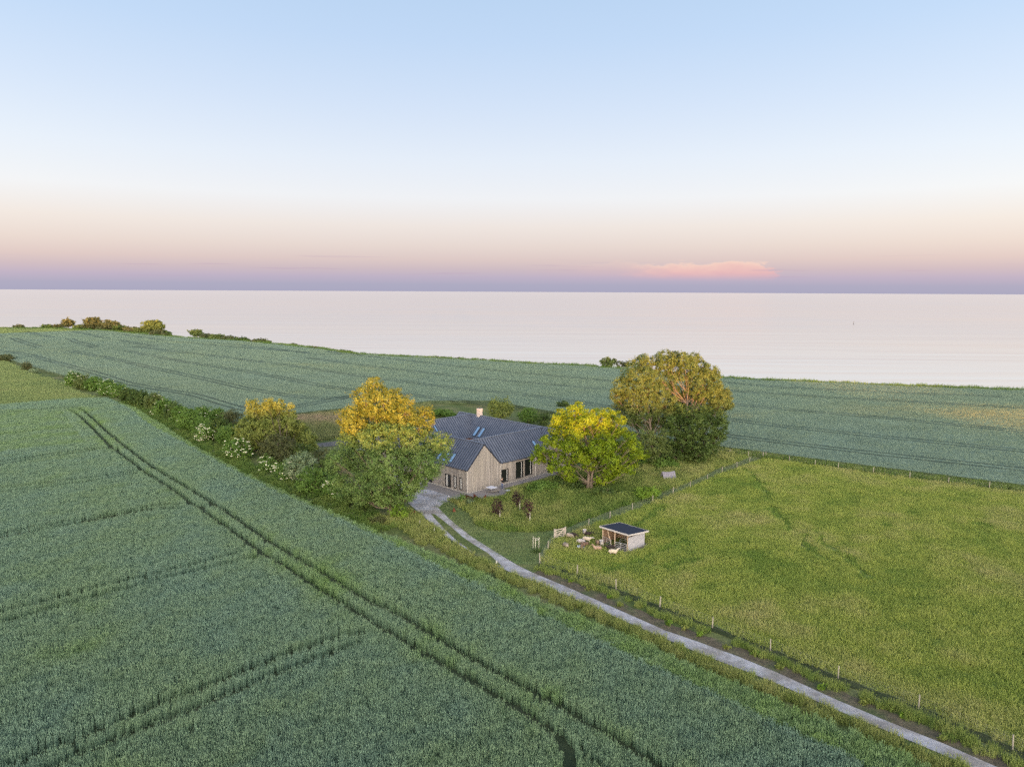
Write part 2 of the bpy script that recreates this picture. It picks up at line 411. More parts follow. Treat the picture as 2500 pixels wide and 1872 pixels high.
def ground_h(x, y): return hgt(x, y)
P = dens_w(land, 12)
far_ring = sheet('ground', P, 0.0, 22, M_ground)
# cliff edge dropping to the beach
edge = dens_w([(-2600, c0[1]+500), (-1500, c0[1]+230)]+coast+[(700, 190), (1500, 120), (2600, 60)], 12)
edge = edge[:edge.index((2600, 60))+1] if (2600, 60) in edge else edge
edge = [e for e in edge if not (e[1] < 60)]
E0 = np.array(edge); Tn = np.gradient(E0, axis=0); Tn /= np.linalg.norm(Tn, axis=1)[:, None]; Nn = np.column_stack([-Tn[:, 1], Tn[:, 0]])
rows = []
for off, zf in ((0, 0), (.8, -.3), (3, -5), (5, -8.5), (9, -10.5), (16, -12.3)):
    Q = E0+Nn*off; z0 = hgt(E0[:, 0], E0[:, 1]); rows.append(np.column_stack([Q, np.maximum(z0+zf, -12.6) if off < 9 else np.full(len(Q), -11.0 if off == 9 else -12.6)]))
V = np.vstack(rows); n = len(E0); F = [(r*n+i, r*n+i+1, (r+1)*n+i+1, (r+1)*n+i) for r in range(5) for i in range(n-1)]
tag(fast('cliff', V, np.array(F)[:, ::-1], M_cliff), kind='structure')

# sea
s = MT('sea_water')
nA = s.noise(.05, 4, (.10, 1, 1, .03), rough=.6); nB = s.noise(.018, 3, (.08, 1, 1, -.02)); nC = s.noise(.0012, 3, (1, 4, 1, .05))
hh = s.mix(.55, nA, nB)
s.bump(hh, .75, 1.1)
gls = s.n('ShaderNodeBsdfGlossy'); gls.inputs['Roughness'].default_value = .16
s.l(s.ramp(nC, [(.38, (.955, .94, .92)), (.62, (.985, .945, .895))]), gls.inputs[0])
bmp = [x for x in s.nt.nodes if x.type == 'BUMP'][0]; s.l(bmp.outputs[0], gls.inputs['Normal'])
s.fin((.54, .49, .42), .4, .2)
fr = s.n('ShaderNodeMixShader'); fr.inputs[0].default_value = .80
s.l(s.b.outputs[0], fr.inputs[1]); s.l(gls.outputs[0], fr.inputs[2]); s.l(fr.outputs[0], s.out.inputs[0])
rr = [150, 220, 300, 420, 600, 900, 1500, 3000, 8000, 25000, 70000]; nseg = 64
V = [(r*math.sin(t), r*math.cos(t), SEA_Z) for r in rr for t in np.linspace(-math.pi, math.pi, nseg, endpoint=False)]
F = [(i*nseg+j, i*nseg+(j+1) % nseg, (i+1)*nseg+(j+1) % nseg, (i+1)*nseg+j) for i in range(len(rr)-1) for j in range(nseg)]
tag(fast('sea', V, np.array(F), s.m), kind='structure')

# ------------------------------------------------------------------ fields (outlines read off the photograph, laid on the terrain)
far_px = [(-260, 812), (0, 817), (250, 808), (420, 824), (600, 835), (720, 847), (865, 866), (1060, 876), (1300, 890), (1430, 896), (1560, 907), (1700, 922), (1850, 930), (2000, 936), (2300, 949), (2520, 957), (2800, 965),
          (2850, 1245), (2500, 1195), (2250, 1163), (2000, 1131), (1862, 1112), (1745, 1097), (1640, 1086), (1500, 1050), (1340, 1010), (1200, 985), (1050, 985), (1010, 990), (870, 1000), (750, 1013), (640, 1025),
          (560, 1060), (420, 1010), (300, 962), (185, 930), (60, 893), (0, 872), (-260, 830)]
far_poly = GP(far_px)
CAN = .62
M_farcrop = turf('far_crop_canopy', (.122, .176, .132), (.14, .19, .132), (.162, .20, .124), .012, .12, 1.6, .25)
ffs = sheet('far_wheat_field', far_poly, .18+CAN, 7, M_farcrop)
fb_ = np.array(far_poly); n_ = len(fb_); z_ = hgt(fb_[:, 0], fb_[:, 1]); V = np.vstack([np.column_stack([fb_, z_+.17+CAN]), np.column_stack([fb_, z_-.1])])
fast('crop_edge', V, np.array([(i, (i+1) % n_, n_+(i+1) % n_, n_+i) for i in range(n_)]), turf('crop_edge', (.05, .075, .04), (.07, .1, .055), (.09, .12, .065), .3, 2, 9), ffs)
strip_px = [(-260, 798), (0, 803), (110, 803), (250, 808), (0, 817), (-260, 812)]
meadow_px = [(-200, 842), (0, 874), (60, 908), (150, 936), (200, 962), (330, 1000), (290, 990), (262, 978), (120, 983), (0, 994), (-200, 1020)]
sheet('meadow', GP(meadow_px), .20, 8, M_far_turf)
sheet('meadow', GP(strip_px), .22, 9, M_far_turf)
near_px = [(-200, 1020), (0, 994), (120, 984), (200, 979), (262, 978), (330, 1003), (400, 1047), (470, 1095), (540, 1135), (610, 1172), (700, 1215), (800, 1258), (900, 1303), (1000, 1340), (1090, 1380), (1180, 1415),
           (1300, 1475), (1450, 1538), (1600, 1600), (1800, 1690), (2000, 1775), (2200, 1860), (2380, 1960), (2450, 2080), (-300, 2080)]
near_poly = GP(near_px)
sheet('wheat_field', near_poly, .03, 6, M_soil)
blue_px = [(262, 977), (315, 1003), (367, 1045), (414, 1071), (473, 1103), (532, 1136), (608, 1177), (700, 1222), (760, 1248), (900, 1312), (1000, 1362), (1125, 1425), (1250, 1485), (1500, 1600), (1700, 1695), (1900, 1790), (2090, 1875), (2200, 1960)]
blue_line = GP(blue_px, 25, False)
sheet('soil', GP([(-10, 2060), (0, 2060), (10, 2075)]), -.5, 3, M_soil) if False else None

# pasture, lawn and drive
past_px = [(1318, 1377), (1338, 1345), (1356, 1317), (1379, 1312), (1437, 1288), (1489, 1268), (1544, 1249), (1643, 1209), (1727, 1175), (1799, 1145), (1862, 1121), (1927, 1129), (2046, 1146), (2221, 1170), (2415, 1194), (2600, 1218), (2850, 1255),
           (2900, 2080), (2560, 1920), (2472, 1832), (2242, 1732), (2046, 1658), (1881, 1591), (1739, 1534), (1611, 1485), (1504, 1442), (1410, 1408)]
past_poly = GP(past_px); sheet('pasture', past_poly, .02, 4, M_past)
lawn_px = [(1069, 1240), (1075, 1222), (1120, 1230), (1155, 1240), (1165, 1280), (1205, 1296), (1298, 1302), (1373, 1293), (1435, 1269), (1500, 1246), (1640, 1197), (1740, 1152), (1835, 1117), (1850, 1120), (1799, 1143), (1727, 1173), (1643, 1207), (1544, 1247), (1489, 1266),
           (1437, 1286), (1379, 1310), (1356, 1315), (1338, 1343), (1318, 1375), (1290, 1378), (1261, 1377), (1199, 1341), (1149, 1309), (1099, 1269)]
lawn_poly = GP(lawn_px); sheet('lawn', lawn_poly, .025, 3, M_lawn)
s = MT('gravel'); n1 = s.noise(2.2, 5, rough=.7); n2 = s.noise(22, 3, rough=.8); n3 = s.noise(.5, 3)
k = s.ramp(n1, [(.3, (.34, .33, .32)), (.55, (.44, .428, .415)), (.75, (.52, .508, .495))])
k = s.mix(1.0, k, s.ramp(n2, [(.35, (.62, .62, .62)), (.65, (1.35, 1.35, 1.38))]), 'MULTIPLY'); k = s.mix(1.0, k, s.ramp(n3, [(.38, (.70, .66, .60)), (.58, (1.05, 1.05, 1.06))]), 'MULTIPLY')
s.bump(n2, .8, .05); M_gravel = s.fin(k, .95, .2)
road_l = [(985, 1200), (990, 1222), (1010, 1240), (1049, 1274), (1089, 1311), (1136, 1339), (1176, 1364), (1213, 1383), (1273, 1408), (1348, 1440), (1381, 1454), (1463, 1489), (1544, 1525), (1625, 1560), (1707, 1595), (1815, 1637), (1900, 1670), (2036, 1731), (2171, 1787), (2307, 1845), (2375, 1875), (2520, 1945)]
road_r = [(1135, 1213), (1115, 1224), (1085, 1226), (1070, 1240), (1099, 1269), (1149, 1309), (1199, 1341), (1261, 1379), (1300, 1398), (1381, 1432), (1463, 1468), (1544, 1504), (1625, 1540), (1707, 1568), (1802, 1603), (1897, 1642), (2036, 1706), (2171, 1763), (2307, 1817), (2423, 1868), (2600, 1945)]
yard_px = [(985, 1200), (958, 1175), (915, 1120), (850, 1092), (885, 1095), (890, 1080), (950, 1085), (1010, 1120), (1053, 1176), (1095, 1196), (1135, 1213)]
road_poly = GP(road_l, 25, False)+GP(road_r[::-1], 25, False)+GP(yard_px[::-1], 20, False)[1:-1]
sheet('gravel_road', road_poly, .05, 3, M_gravel)
sheet('lane', GP([(772, 1083), (850, 1072), (892, 1070), (892, 1096), (850, 1086), (775, 1092)]), .05, 3, turf('dull_lane', (.13, .125, .115), (.18, .17, .165), (.15, .155, .10), .3, 1.5, 12))
mid_px = [(1052, 1255), (1062, 1256), (1078, 1268), (1104, 1289), (1130, 1312), (1160, 1332), (1190, 1350), (1212, 1370), (1228, 1384), (1205, 1380), (1180, 1368), (1145, 1342), (1112, 1317), (1085, 1292)]
mid_poly = GP(mid_px, 12); tag(sheet('grass_strip', mid_poly, .07, 1.0, M_ground), kind='structure')
verge_r = [(1300, 1385), (1330, 1392), (1410, 1412), (1504, 1446), (1611, 1489), (1739, 1538), (1881, 1596), (2046, 1664), (2242, 1740), (2472, 1842), (2620, 1920)]
soil_strip = GP([(p[0], p[1]) for p in road_r[8:]], 25, False)
M_bare = turf('bare_verge_soil', (.10, .085, .06), (.14, .12, .08), (.09, .11, .05), .4, 2, 10)
ribbon('verge_soil', resamp([(a+.55, b+.45) for a, b in soil_strip], .7), 1.5, .035, M_bare)

# ------------------------------------------------------------------ tramlines of the near field: gaps left in the crop
TL = {
 'r': [(165, 1001), (180, 1001), (197, 1004), (213, 1014), (252, 1051), (285, 1080), (319, 1107), (372, 1147), (427, 1180), (517, 1234), (590, 1283), (645, 1324), (726, 1373), (808, 1422), (889, 1471), (1000, 1528), (1113, 1599), (1203, 1649), (1294, 1699), (1384, 1751), (1500, 1816), (1590, 1872), (1690, 1950)],
 'l': [(150, 1003), (170, 1007), (191, 1017), (226, 1051), (266, 1094), (306, 1123), (359, 1163), (400, 1188), (473, 1240), (536, 1283), (596, 1327), (636, 1357), (685, 1386), (740, 1422), (786, 1454), (854, 1495), (957, 1560), (1000, 1585), (1079, 1633), (1181, 1692), (1271, 1749), (1339, 1792), (1375, 1822), (1389, 1850), (1390, 1900)],
 'l2': [(1375, 1822), (1410, 1842), (1441, 1866), (1490, 1910)],
 'cu': [(-60, 1524), (0, 1509), (109, 1482), (245, 1444), (353, 1419), (462, 1392), (509, 1381), (560, 1367), (577, 1361)], 'cc': [(577, 1361), (592, 1354), (599, 1342), (596, 1332)],
 'cl': [(-60, 1548), (0, 1533), (82, 1511), (217, 1473), (353, 1438), (435, 1416), (481, 1405), (563, 1386), (631, 1370), (641, 1361)],
 'a3': [(644, 1326), (647, 1338), (639, 1350)], 'a5': [(666, 1337), (669, 1346), (660, 1358)],
 'bu': [(-60, 1330), (0, 1316), (90, 1297), (217, 1275), (353, 1249), (408, 1242), (476, 1241), (520, 1245)], 'bl': [(-60, 1340), (24, 1321), (190, 1289), (326, 1261), (408, 1252), (440, 1252)],
 'du': [(40, 1880), (108, 1848), (271, 1785), (407, 1726), (520, 1685), (633, 1636), (746, 1595), (836, 1563), (880, 1560)], 'dl': [(100, 1900), (176, 1866), (316, 1807), (452, 1753), (588, 1694), (723, 1640), (820, 1602), (873, 1586)],
 'eu': [(-60, 1212), (0, 1202), (109, 1190), (204, 1178), (270, 1168), (345, 1157)], 'el': [(-60, 1222), (27, 1209), (204, 1187), (270, 1176), (332, 1166)],
 'fu': [(-60, 1148), (0, 1137), (133, 1116), (231, 1103), (280, 1102)], 'fl': [(-60, 1156), (20, 1141), (133, 1123), (228, 1108)],
 'g': [(-60, 1022), (60, 1008), (165, 1001), (205, 995), (255, 990)],
 'h': [(-60, 1076), (0, 1066), (80, 1058), (160, 1052)],
}
TLW = {'a2': .12, 'a3': .14, 'cc': .16, 'a4': .12, 'a5': .12, 'r': .54, 'l': .54, 'l2': .3, 'du': .58, 'dl': .55, 'cu': .62, 'cl': .60, 'bu': .80, 'bl': .72, 'eu': .85, 'el': .7, 'fu': .95, 'fl': .8, 'g': .9, 'h': .7}
tls = {k: smooth(GP(v, 30, False), 2) for k, v in TL.items()}

M_wheat = crop_mat('wheat_blades', (.20, .32, .245), (.22, .335, .205), (.20, .33, .10), var=.42)
M_wheatf = crop_mat('far_wheat_blades', (.185, .265, .205), (.205, .28, .19), (.29, .30, .155), var=.15)
wheat_c = patch_coll('wheat_clump', [blades(46, .62, .55, .85, .035, .12, M_wheat, .8, i) for i in range(6)])
def wheat_tint(p, k=.25):
    return k+.30*fbm(p[:, 0], p[:, 1], 28, 3)+.16*fbm(p[:, 0], p[:, 1], 6, 4)
pts = grid_pts(near_poly, .42)
px_, py_, fw_ = proj(np.column_stack([pts, hgt(pts[:, 0], pts[:, 1])]))
pts2 = grid_pts(near_poly, .30); NEARW = 1.3; main_n = len(pts)
def line_d(p):
    d = np.full(len(p), 1e9); cl = np.full(len(p), 1e9)
    for k_, ln in tls.items():
        q = pdist(ln, p[:, 0], p[:, 1]); d = np.minimum(d, q); cl = np.minimum(cl, q-TLW.get(k_, .45))
    return d, cl
d1, _ = line_d(pts); pts = pts[d1 > NEARW]; n_main = len(pts)
d2, cl2 = line_d(pts2); pts2 = pts2[(d2 <= NEARW+.15) & (cl2 > -.02)]; pts = np.vstack([pts, pts2]); small = np.arange(len(pts)) >= n_main
px_, py_, fw_ = proj(np.column_stack([pts, hgt(pts[:, 0], pts[:, 1])]))
keep = np.ones(len(pts), bool); dmin = np.full(len(pts), 1e9)
for k_, ln in tls.items():
    d = pdist(ln, pts[:, 0], pts[:, 1]); wd_ = TLW.get(k_, .45)
    if k_ in 'rl': dmin = np.minimum(dmin, d)
keep &= (RNG.random(len(pts)) > .015)
sp = fbm(pts[:, 0], pts[:, 1], 5, 9); keep &= ~((sp < -.55) & (RNG.random(len(pts)) < .3))
pts = pts[keep]; dmin = dmin[keep]; small = small[keep]
tint = wheat_tint(pts, .26)+.30*np.exp(-(dmin/1.9)**2)
# greener headland beyond the blue-green edge, and the duller parcel on the left
bl = blue_line; bx = np.array([p[0] for p in bl]); by = np.array([p[1] for p in bl])
o_ = np.argsort(bx); edge_y = np.interp(pts[:, 0], bx[o_], by[o_])
head = pts[:, 1] > edge_y
db = pdist(bl, pts[:, 0], pts[:, 1])
tint = np.where(head, .80+.22*fbm(pts[:, 0], pts[:, 1], 5, 8), tint); tint = np.where(~head & (db < .8), tint-.15, tint)
parcel = GP([(-200, 1030), (0, 1006), (150, 1004), (213, 1090), (100, 1100), (0, 1112), (-200, 1140)])
ip = inside(parcel, pts[:, 0], pts[:, 1]); tint = np.where(ip, .60+.2*fbm(pts[:, 0], pts[:, 1], 9, 8), tint)
zs = 1+.10*fbm(pts[:, 0], pts[:, 1], 4, 5); zs = np.where(ip, zs*.8, zs)
scatter('wheat_crop', pts[~small], wheat_c, tint[~small], (.8, 1.15), zs[~small], 'blue-green wheat standing in the near field')
scatter('tramline_wheat', pts[small], patch_coll('small_wheat_clump', [blades(18, .30, .55, .85, .035, .09, M_wheat, .8, 300+i) for i in range(6)]), tint[small], (.85, 1.1), zs[small], 'wheat standing along the wheel tracks')
print('near wheat', len(pts))

# far field crop, coarser with distance; tramlines left open
TF = [[(-80, 850), (0, 860), (57, 867), (158, 895), (237, 917), (316, 943), (400, 958), (475, 970), (570, 1000), (620, 1012)],
      [(171, 860), (269, 879), (380, 905), (506, 932), (600, 955), (696, 971), (780, 981), (862, 974), (960, 966)],
      [(310, 860), (443, 887), (601, 912), (696, 929), (780, 947), (862, 959), (997, 970), (1178, 992), (1300, 1008)],
      [(330, 850), (500, 870), (703, 896), (889, 925), (1088, 950), (1336, 977), (1500, 1003), (1620, 1030)],
      [(750, 878), (907, 899), (1101, 922), (1269, 938), (1500, 958), (1700, 985), (1900, 1005), (2171, 1029), (2500, 1062), (2700, 1085)],
      [(800, 862), (952, 880), (1223, 911), (1500, 936), (1750, 958), (2000, 975), (2500, 1003), (2700, 1015)],
      [(-60, 812), (0, 822), (104, 853)], [(60, 812), (108, 822), (177, 836), (240, 853)], [(180, 812), (266, 829), (330, 842), (396, 853)], [(300, 820), (420, 836), (560, 850), (760, 865)],
      [(1600, 1012), (1770, 1031), (1900, 1048), (2171, 1077), (2500, 1111), (2700, 1135)], [(1740, 1068), (1800, 1076), (1900, 1088), (2144, 1118), (2500, 1157), (2700, 1182)],
      [(862, 974), (800, 985), (700, 1005), (640, 1018)], [(1600, 925), (1900, 951), (2200, 965), (2500, 977)], [(500, 838), (640, 852), (780, 870), (860, 868)]]
tf = [smooth(GP(v, 30, False), 1) for v in TF]
M_tram = turf('tramline_soil_shade', (.038, .056, .036), (.05, .07, .044), (.06, .082, .05), .3, 1, 4)  # wheel-track soil with the shade of the crop gap painted into its colour
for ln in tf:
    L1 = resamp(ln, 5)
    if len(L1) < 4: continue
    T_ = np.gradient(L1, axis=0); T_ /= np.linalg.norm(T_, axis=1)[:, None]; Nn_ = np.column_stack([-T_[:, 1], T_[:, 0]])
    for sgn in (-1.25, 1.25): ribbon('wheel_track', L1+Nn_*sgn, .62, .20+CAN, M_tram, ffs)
wheat_m = patch_coll('far_wheat_clump', [blades(60, 1.3, .05, .17, .05, .4, M_wheatf, 0, 20+i) for i in range(4)])
wheat_l = patch_coll('distant_wheat_clump', [blades(60, 2.6, .05, .2, .12, .5, M_wheatf, 0, 40+i) for i in range(4)])
def far_tint(p):
    t = .28+.30*fbm(p[:, 0], p[:, 1]*1.0, 90, 13)+.14*fbm(p[:, 0], p[:, 1], 16, 14)
    t += .55*np.exp(-((p[:, 0]-118)/26)**2-((p[:, 1]-170)/16)**2)+.3*np.exp(-((p[:, 0]-80)/30)**2-((p[:, 1]-178)/12)**2)  # warm tint painted into the crop where the sun patch falls
    return t
P1 = grid_pts(far_poly, .92, margin=110); P1 = P1[np.hypot(P1[:, 0], P1[:, 1]) < 300]
P2 = grid_pts(far_poly, 1.7, margin=110); P2 = P2[np.hypot(P2[:, 0], P2[:, 1]) >= 299]
def clear(p, wmin):
    k = np.ones(len(p), bool)
    for ln in tf:
        q = np.array(ln); L1 = resamp(ln, 6)
        if len(L1) < 3: continue
        T_ = np.gradient(L1, axis=0); T_ /= np.linalg.norm(T_, axis=1)[:, None]; Nn_ = np.column_stack([-T_[:, 1], T_[:, 0]])
        for sgn in (-1.25, 1.25): k &= pdist([tuple(a) for a in L1+Nn_*sgn], p[:, 0], p[:, 1]) > wmin
    return k
if len(P1): P1 = P1[clear(P1, .75)]
if len(P2): P2 = P2[clear(P2, 1.0)]
scatter('far_wheat_crop', P1, wheat_m, far_tint(P1), (.85, 1.15), 1+.08*fbm(P1[:, 0], P1[:, 1], 7, 2), 'wheat in the field behind the farmhouse', zoff=.16+CAN)
scatter('distant_wheat_crop', P2, wheat_l, far_tint(P2), (.9, 1.1), None, 'wheat rising towards the coast', zoff=.16+CAN)
print('far wheat', len(P1), len(P2))

# ------------------------------------------------------------------ grasses
M_pg = crop_mat('pasture_blades', (.20, .30, .055), (.34, .405, .09), (.42, .415, .17), var=.15, trans=.4)
M_fg = crop_mat('far_meadow_blades', (.17, .235, .09), (.22, .28, .105), (.28, .31, .14), var=.25, trans=.2)
M_mg = crop_mat('meadow_blades', (.125, .215, .045), (.245, .315, .08), (.37, .39, .14), var=.26, trans=.4)
M_lg = crop_mat('lawn_blades', (.13, .19, .075), (.17, .225, .09), (.23, .25, .12), var=.25, trans=.3)
past_c = patch_coll('pasture_tuft', [blades(95, .85, .16, .40, .035, .38, M_pg, .1, 60+i) for i in range(5)])
mead_c = patch_coll('meadow_tuft', [blades(100, .95, .3, .75, .035, .25, M_mg, .35, 70+i) for i in range(5)])
lawn_c = patch_coll('lawn_tuft', [blades(90, 1.1, .05, .13, .035, .4, M_lg, 0, 80+i) for i in range(4)])
shed_poly = [(10.2, 82.9), (13.2, 79.4), (16.9, 82.4), (13.5, 86.2)]
P = grid_pts(past_poly, .56)
m = ~inside(shed_poly, P[:, 0], P[:, 1])
paths = [GP(v, 30, False) for v in ([(1995, 1300), (2010, 1330), (2040, 1345), (2085, 1380), (2120, 1410)], [(1825, 1150), (1850, 1175), (1860, 1195), (1880, 1215)], [(1880, 1240), (1902, 1260), (1935, 1300)],
                                    [(2380, 1278), (2420, 1292)], [(2160, 1285), (2185, 1290)], [(1560, 1370), (1620, 1345), (1680, 1320)], [(1480, 1400), (1560, 1370), (1630, 1390), (1700, 1370)], [(1500, 1300), (1560, 1280), (1620, 1240)], [(1960, 1310), (1975, 1345), (2020, 1370)])]
tr = fbm(P[:, 0], P[:, 1], 11, 21); tr2 = fbm(P[:, 0], P[:, 1], 3.2, 22)
dp = np.full(len(P), 1e9)
for ln in paths: dp = np.minimum(dp, pdist(ln, P[:, 0]+.6*tr2, P[:, 1]+.5*tr))
zs = .95+.30*tr+.30*tr2; zs = np.where(dp < .5, .45, zs)
fence_rd = GP([(1318, 1377), (1410, 1408), (1504, 1442), (1611, 1485), (1739, 1534), (1881, 1591), (2046, 1658), (2242, 1732), (2472, 1832), (2620, 1900)], 30, False)
df = pdist(fence_rd, P[:, 0], P[:, 1]); m &= df > .6
m &= ~((dp < .45) & (RNG.random(len(P)) < .4))
tint = .44+.34*fbm(P[:, 0], P[:, 1], 30, 23)+.22*tr+.15*tr2+.16*np.exp(-(df/5)**2)+.14*sm(P[:, 0]*.7+P[:, 1]*.3, 50, 95); tint = np.where(dp < .7, tint-.5, tint)
scatter('pasture_grass', P[m], past_c, tint[m], (.85, 1.25), np.clip(zs, .35, 1.6)[m], 'long soft pasture grass behind the fence')
print('pasture', m.sum())

# garden meadow (rough, tall) between house and mown strip
mead_px = [(1100, 1222), (1125, 1226), (1150, 1228), (1190, 1222), (1232, 1216), (1262, 1200), (1300, 1186), (1362, 1166), (1400, 1152), (1450, 1135), (1560, 1110), (1650, 1108), (1745, 1098), (1835, 1114), (1740, 1150), (1640, 1195), (1500, 1244), (1435, 1267), (1373, 1291), (1298, 1300), (1205, 1294), (1165, 1282), (1155, 1262), (1130, 1240)]
mead_poly = GP(mead_px)
P = grid_pts(mead_poly, .62); tr = fbm(P[:, 0], P[:, 1], 5, 31)
ppx, ppy, _ = proj(np.column_stack([P, hgt(P[:, 0], P[:, 1])]))
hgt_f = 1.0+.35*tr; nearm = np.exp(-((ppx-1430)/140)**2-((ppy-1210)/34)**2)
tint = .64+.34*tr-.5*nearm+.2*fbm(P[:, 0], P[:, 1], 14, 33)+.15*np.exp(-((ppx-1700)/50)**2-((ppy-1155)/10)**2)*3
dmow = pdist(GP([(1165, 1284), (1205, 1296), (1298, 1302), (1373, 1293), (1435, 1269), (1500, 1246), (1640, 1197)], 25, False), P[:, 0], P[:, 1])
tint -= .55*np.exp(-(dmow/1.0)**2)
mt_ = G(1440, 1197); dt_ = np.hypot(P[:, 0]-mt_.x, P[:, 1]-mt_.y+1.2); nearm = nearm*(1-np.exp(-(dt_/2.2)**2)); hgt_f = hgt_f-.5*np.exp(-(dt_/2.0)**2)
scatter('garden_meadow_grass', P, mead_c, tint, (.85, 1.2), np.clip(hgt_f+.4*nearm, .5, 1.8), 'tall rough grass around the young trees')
P = grid_pts(lawn_poly, .75); m = ~inside(mead_poly, P[:, 0], P[:, 1]); P = P[m]
scatter('lawn_grass', P, lawn_c, .45+.35*fbm(P[:, 0], P[:, 1], 7, 41)+.1*fbm(P[:, 0], P[:, 1], 2, 42), (.85, 1.15), None, 'short mown grass between drive and meadow')

# verges: left of the drive against the wheat, right of the drive under the fence, hedge foot, field margins
def band(line_px, width, side, step=.5, step_px=25):
    ln = GP(line_px, step_px, False); q = resamp(ln, step); T_ = np.gradient(q, axis=0); T_ /= np.linalg.norm(T_, axis=1)[:, None]; Nn_ = np.column_stack([-T_[:, 1], T_[:, 0]])
    out = []
    for i in range(len(q)):
        for _ in range(max(1, int(width/step))):
            out.append(q[i]+Nn_[i]*side*RNG.uniform(0, width)+RNG.uniform(-.3, .3, 2))
    return np.array(out)
vl = [band([(1005, 1248), (1049, 1279), (1089, 1316), (1136, 1345), (1176, 1369), (1213, 1388)], 2.0, -1), band([(905, 1268), (960, 1262), (1010, 1262), (1049, 1290), (1089, 1325)], 3.2, -1),
      band([(1213, 1388), (1273, 1413), (1348, 1445), (1463, 1494), (1625, 1566), (1815, 1645), (2036, 1740), (2307, 1855), (2450, 1930)], 1.5, -1)]
vl = np.vstack(vl); m = ~inside(near_poly, vl[:, 0], vl[:, 1]) & ~inside(road_poly, vl[:, 0], vl[:, 1]); vl = vl[m]
re_ = np.vstack([band(road_l[3:], .5, 1, .5), band(road_r[4:], .5, -1, .5)]); re_ = re_+RNG.uniform(-.25, .25, re_.shape); re_ = re_[RNG.random(len(re_)) < .6]
scatter('road_edge_grass', re_, lawn_c, .6+.4*fbm(re_[:, 0], re_[:, 1], 3, 77), (.25, .6), None, 'short tufts creeping over the gravel edges')
scatter('verge_grass', vl, mead_c, .75+.25*fbm(vl[:, 0], vl[:, 1], 4, 51), (.55, .95), None, 'pale seeding grass between drive and wheat')
vr = band([(1300, 1386), (1345, 1402), (1410, 1424), (1504, 1460), (1611, 1505), (1739, 1556), (1881, 1615), (2046, 1685), (2242, 1765), (2472, 1868), (2600, 1930)], 1.25, 1, .45)
vr = vr[~inside(road_poly, vr[:, 0], vr[:, 1])]
dfr = pdist(fence_rd, vr[:, 0], vr[:, 1]); vr = vr[dfr > .88]
scatter('verge_grass', vr, mead_c, .42+.42*fbm(vr[:, 0], vr[:, 1], 2.5, 52), (.6, 1.0), None, 'weedy green bank between drive and pasture fence')
M_dark = turf('furrow', (.04, .055, .02), (.055, .07, .03), (.07, .08, .035), .4, 2, 10)
ribbon('furrow', resamp(fence_rd, .8), .9, .04, M_dark)
# rough margins: behind the pasture fence, hedge foot, behind the house, along the coast
mg = [band([(1862, 1120), (1927, 1128), (2046, 1145), (2221, 1169), (2415, 1193), (2620, 1219)], 2.4, 1, .6), band([(1745, 1108), (1862, 1120)], 3.5, 1, .6)]
mg = np.vstack(mg); scatter('field_margin_grass', mg, mead_c, .18+.25*fbm(mg[:, 0], mg[:, 1], 5, 61), (.8, 1.2), None, 'dark rough grass outside the far pasture fence')
rough_poly = GP([(640, 1030), (750, 1016), (870, 1002), (1010, 992), (1050, 988), (1060, 1010), (960, 1060), (850, 1067), (745, 1082), (700, 1085), (640, 1060)])
P = grid_pts(rough_poly, .9); ppx, ppy, _ = proj(np.column_stack([P, hgt(P[:, 0], P[:, 1])]))
M_rg = crop_mat('rough_blades', (.15, .21, .07), (.24, .26, .11), (.36, .29, .20), var=.2, trans=.3)
rough_c = patch_coll('rough_tuft', [blades(100, .95, .3, .75, .035, .25, M_rg, .35, 170+i) for i in range(4)])
scatter('rough_grass', P, rough_c, .35+.55*np.exp(-((ppy-1025)/13)**2)+.2*fbm(P[:, 0], P[:, 1], 6, 62), (.9, 1.3), None, 'rough brownish grass beside the lane behind the hedge')
hf = band([(262, 984), (330, 1006), (400, 1050), (470, 1098), (540, 1138), (610, 1175), (700, 1219), (800, 1262), (900, 1306)], 5.0, 1, .75)
hf = hf[~inside(near_poly, hf[:, 0], hf[:, 1])]
scatter('hedge_margin_grass', hf, mead_c, .12+.3*fbm(hf[:, 0], hf[:, 1], 6, 63), (.5, 1.0), None, 'low grass at the foot of the hedge')
cs = np.vstack([band([(p[0], p[1]+1.5) for p in coast_px[1:]], 4, -1, 1.2, 12)])
mead_big = patch_coll('coast_tuft', [blades(60, 2.0, .5, 1.3, .16, .25, M_mg, .2, 90+i) for i in range(4)])
scatter('coast_grass', cs, mead_big, .05+.25*fbm(cs[:, 0], cs[:, 1], 20, 64), (.5, 1.3), None, 'rough grass along the cliff edge')
P = grid_pts(GP(meadow_px), 1.5); scatter('meadow_grass', P, patch_coll('meadow_clump', [blades(140, 2.2, .2, .4, .07, .3, M_fg, 0, 95+i) for i in range(3)]), .35+.35*fbm(P[:, 0], P[:, 1], 25, 65), (.9, 1.2), None, 'light green meadow left of the hedge', zoff=.2)
P = grid_pts(GP(strip_px), 4.0); scatter('meadow_grass', P, patch_coll('strip_clump', [blades(140, 6, .3, .6, .25, .3, M_fg, 0, 98+i) for i in range(2)]), .4+0*P[:, 0], (.9, 1.2), None, 'light green strip on the far coast', zoff=.2)
mp_ = band([(1055, 1258), (1104, 1292), (1160, 1336), (1205, 1372)], .5, -1, .35); mp_ = mp_[inside(mid_poly, mp_[:, 0], mp_[:, 1])] if len(mp_) else mp_
if len(mp_): scatter('strip_grass', mp_, lawn_c, .7+.3*fbm(mp_[:, 0], mp_[:, 1], 2, 66), (.35, .6), None, 'short dry grass between the wheel tracks')
print('instances', TOTAL_INST[0])
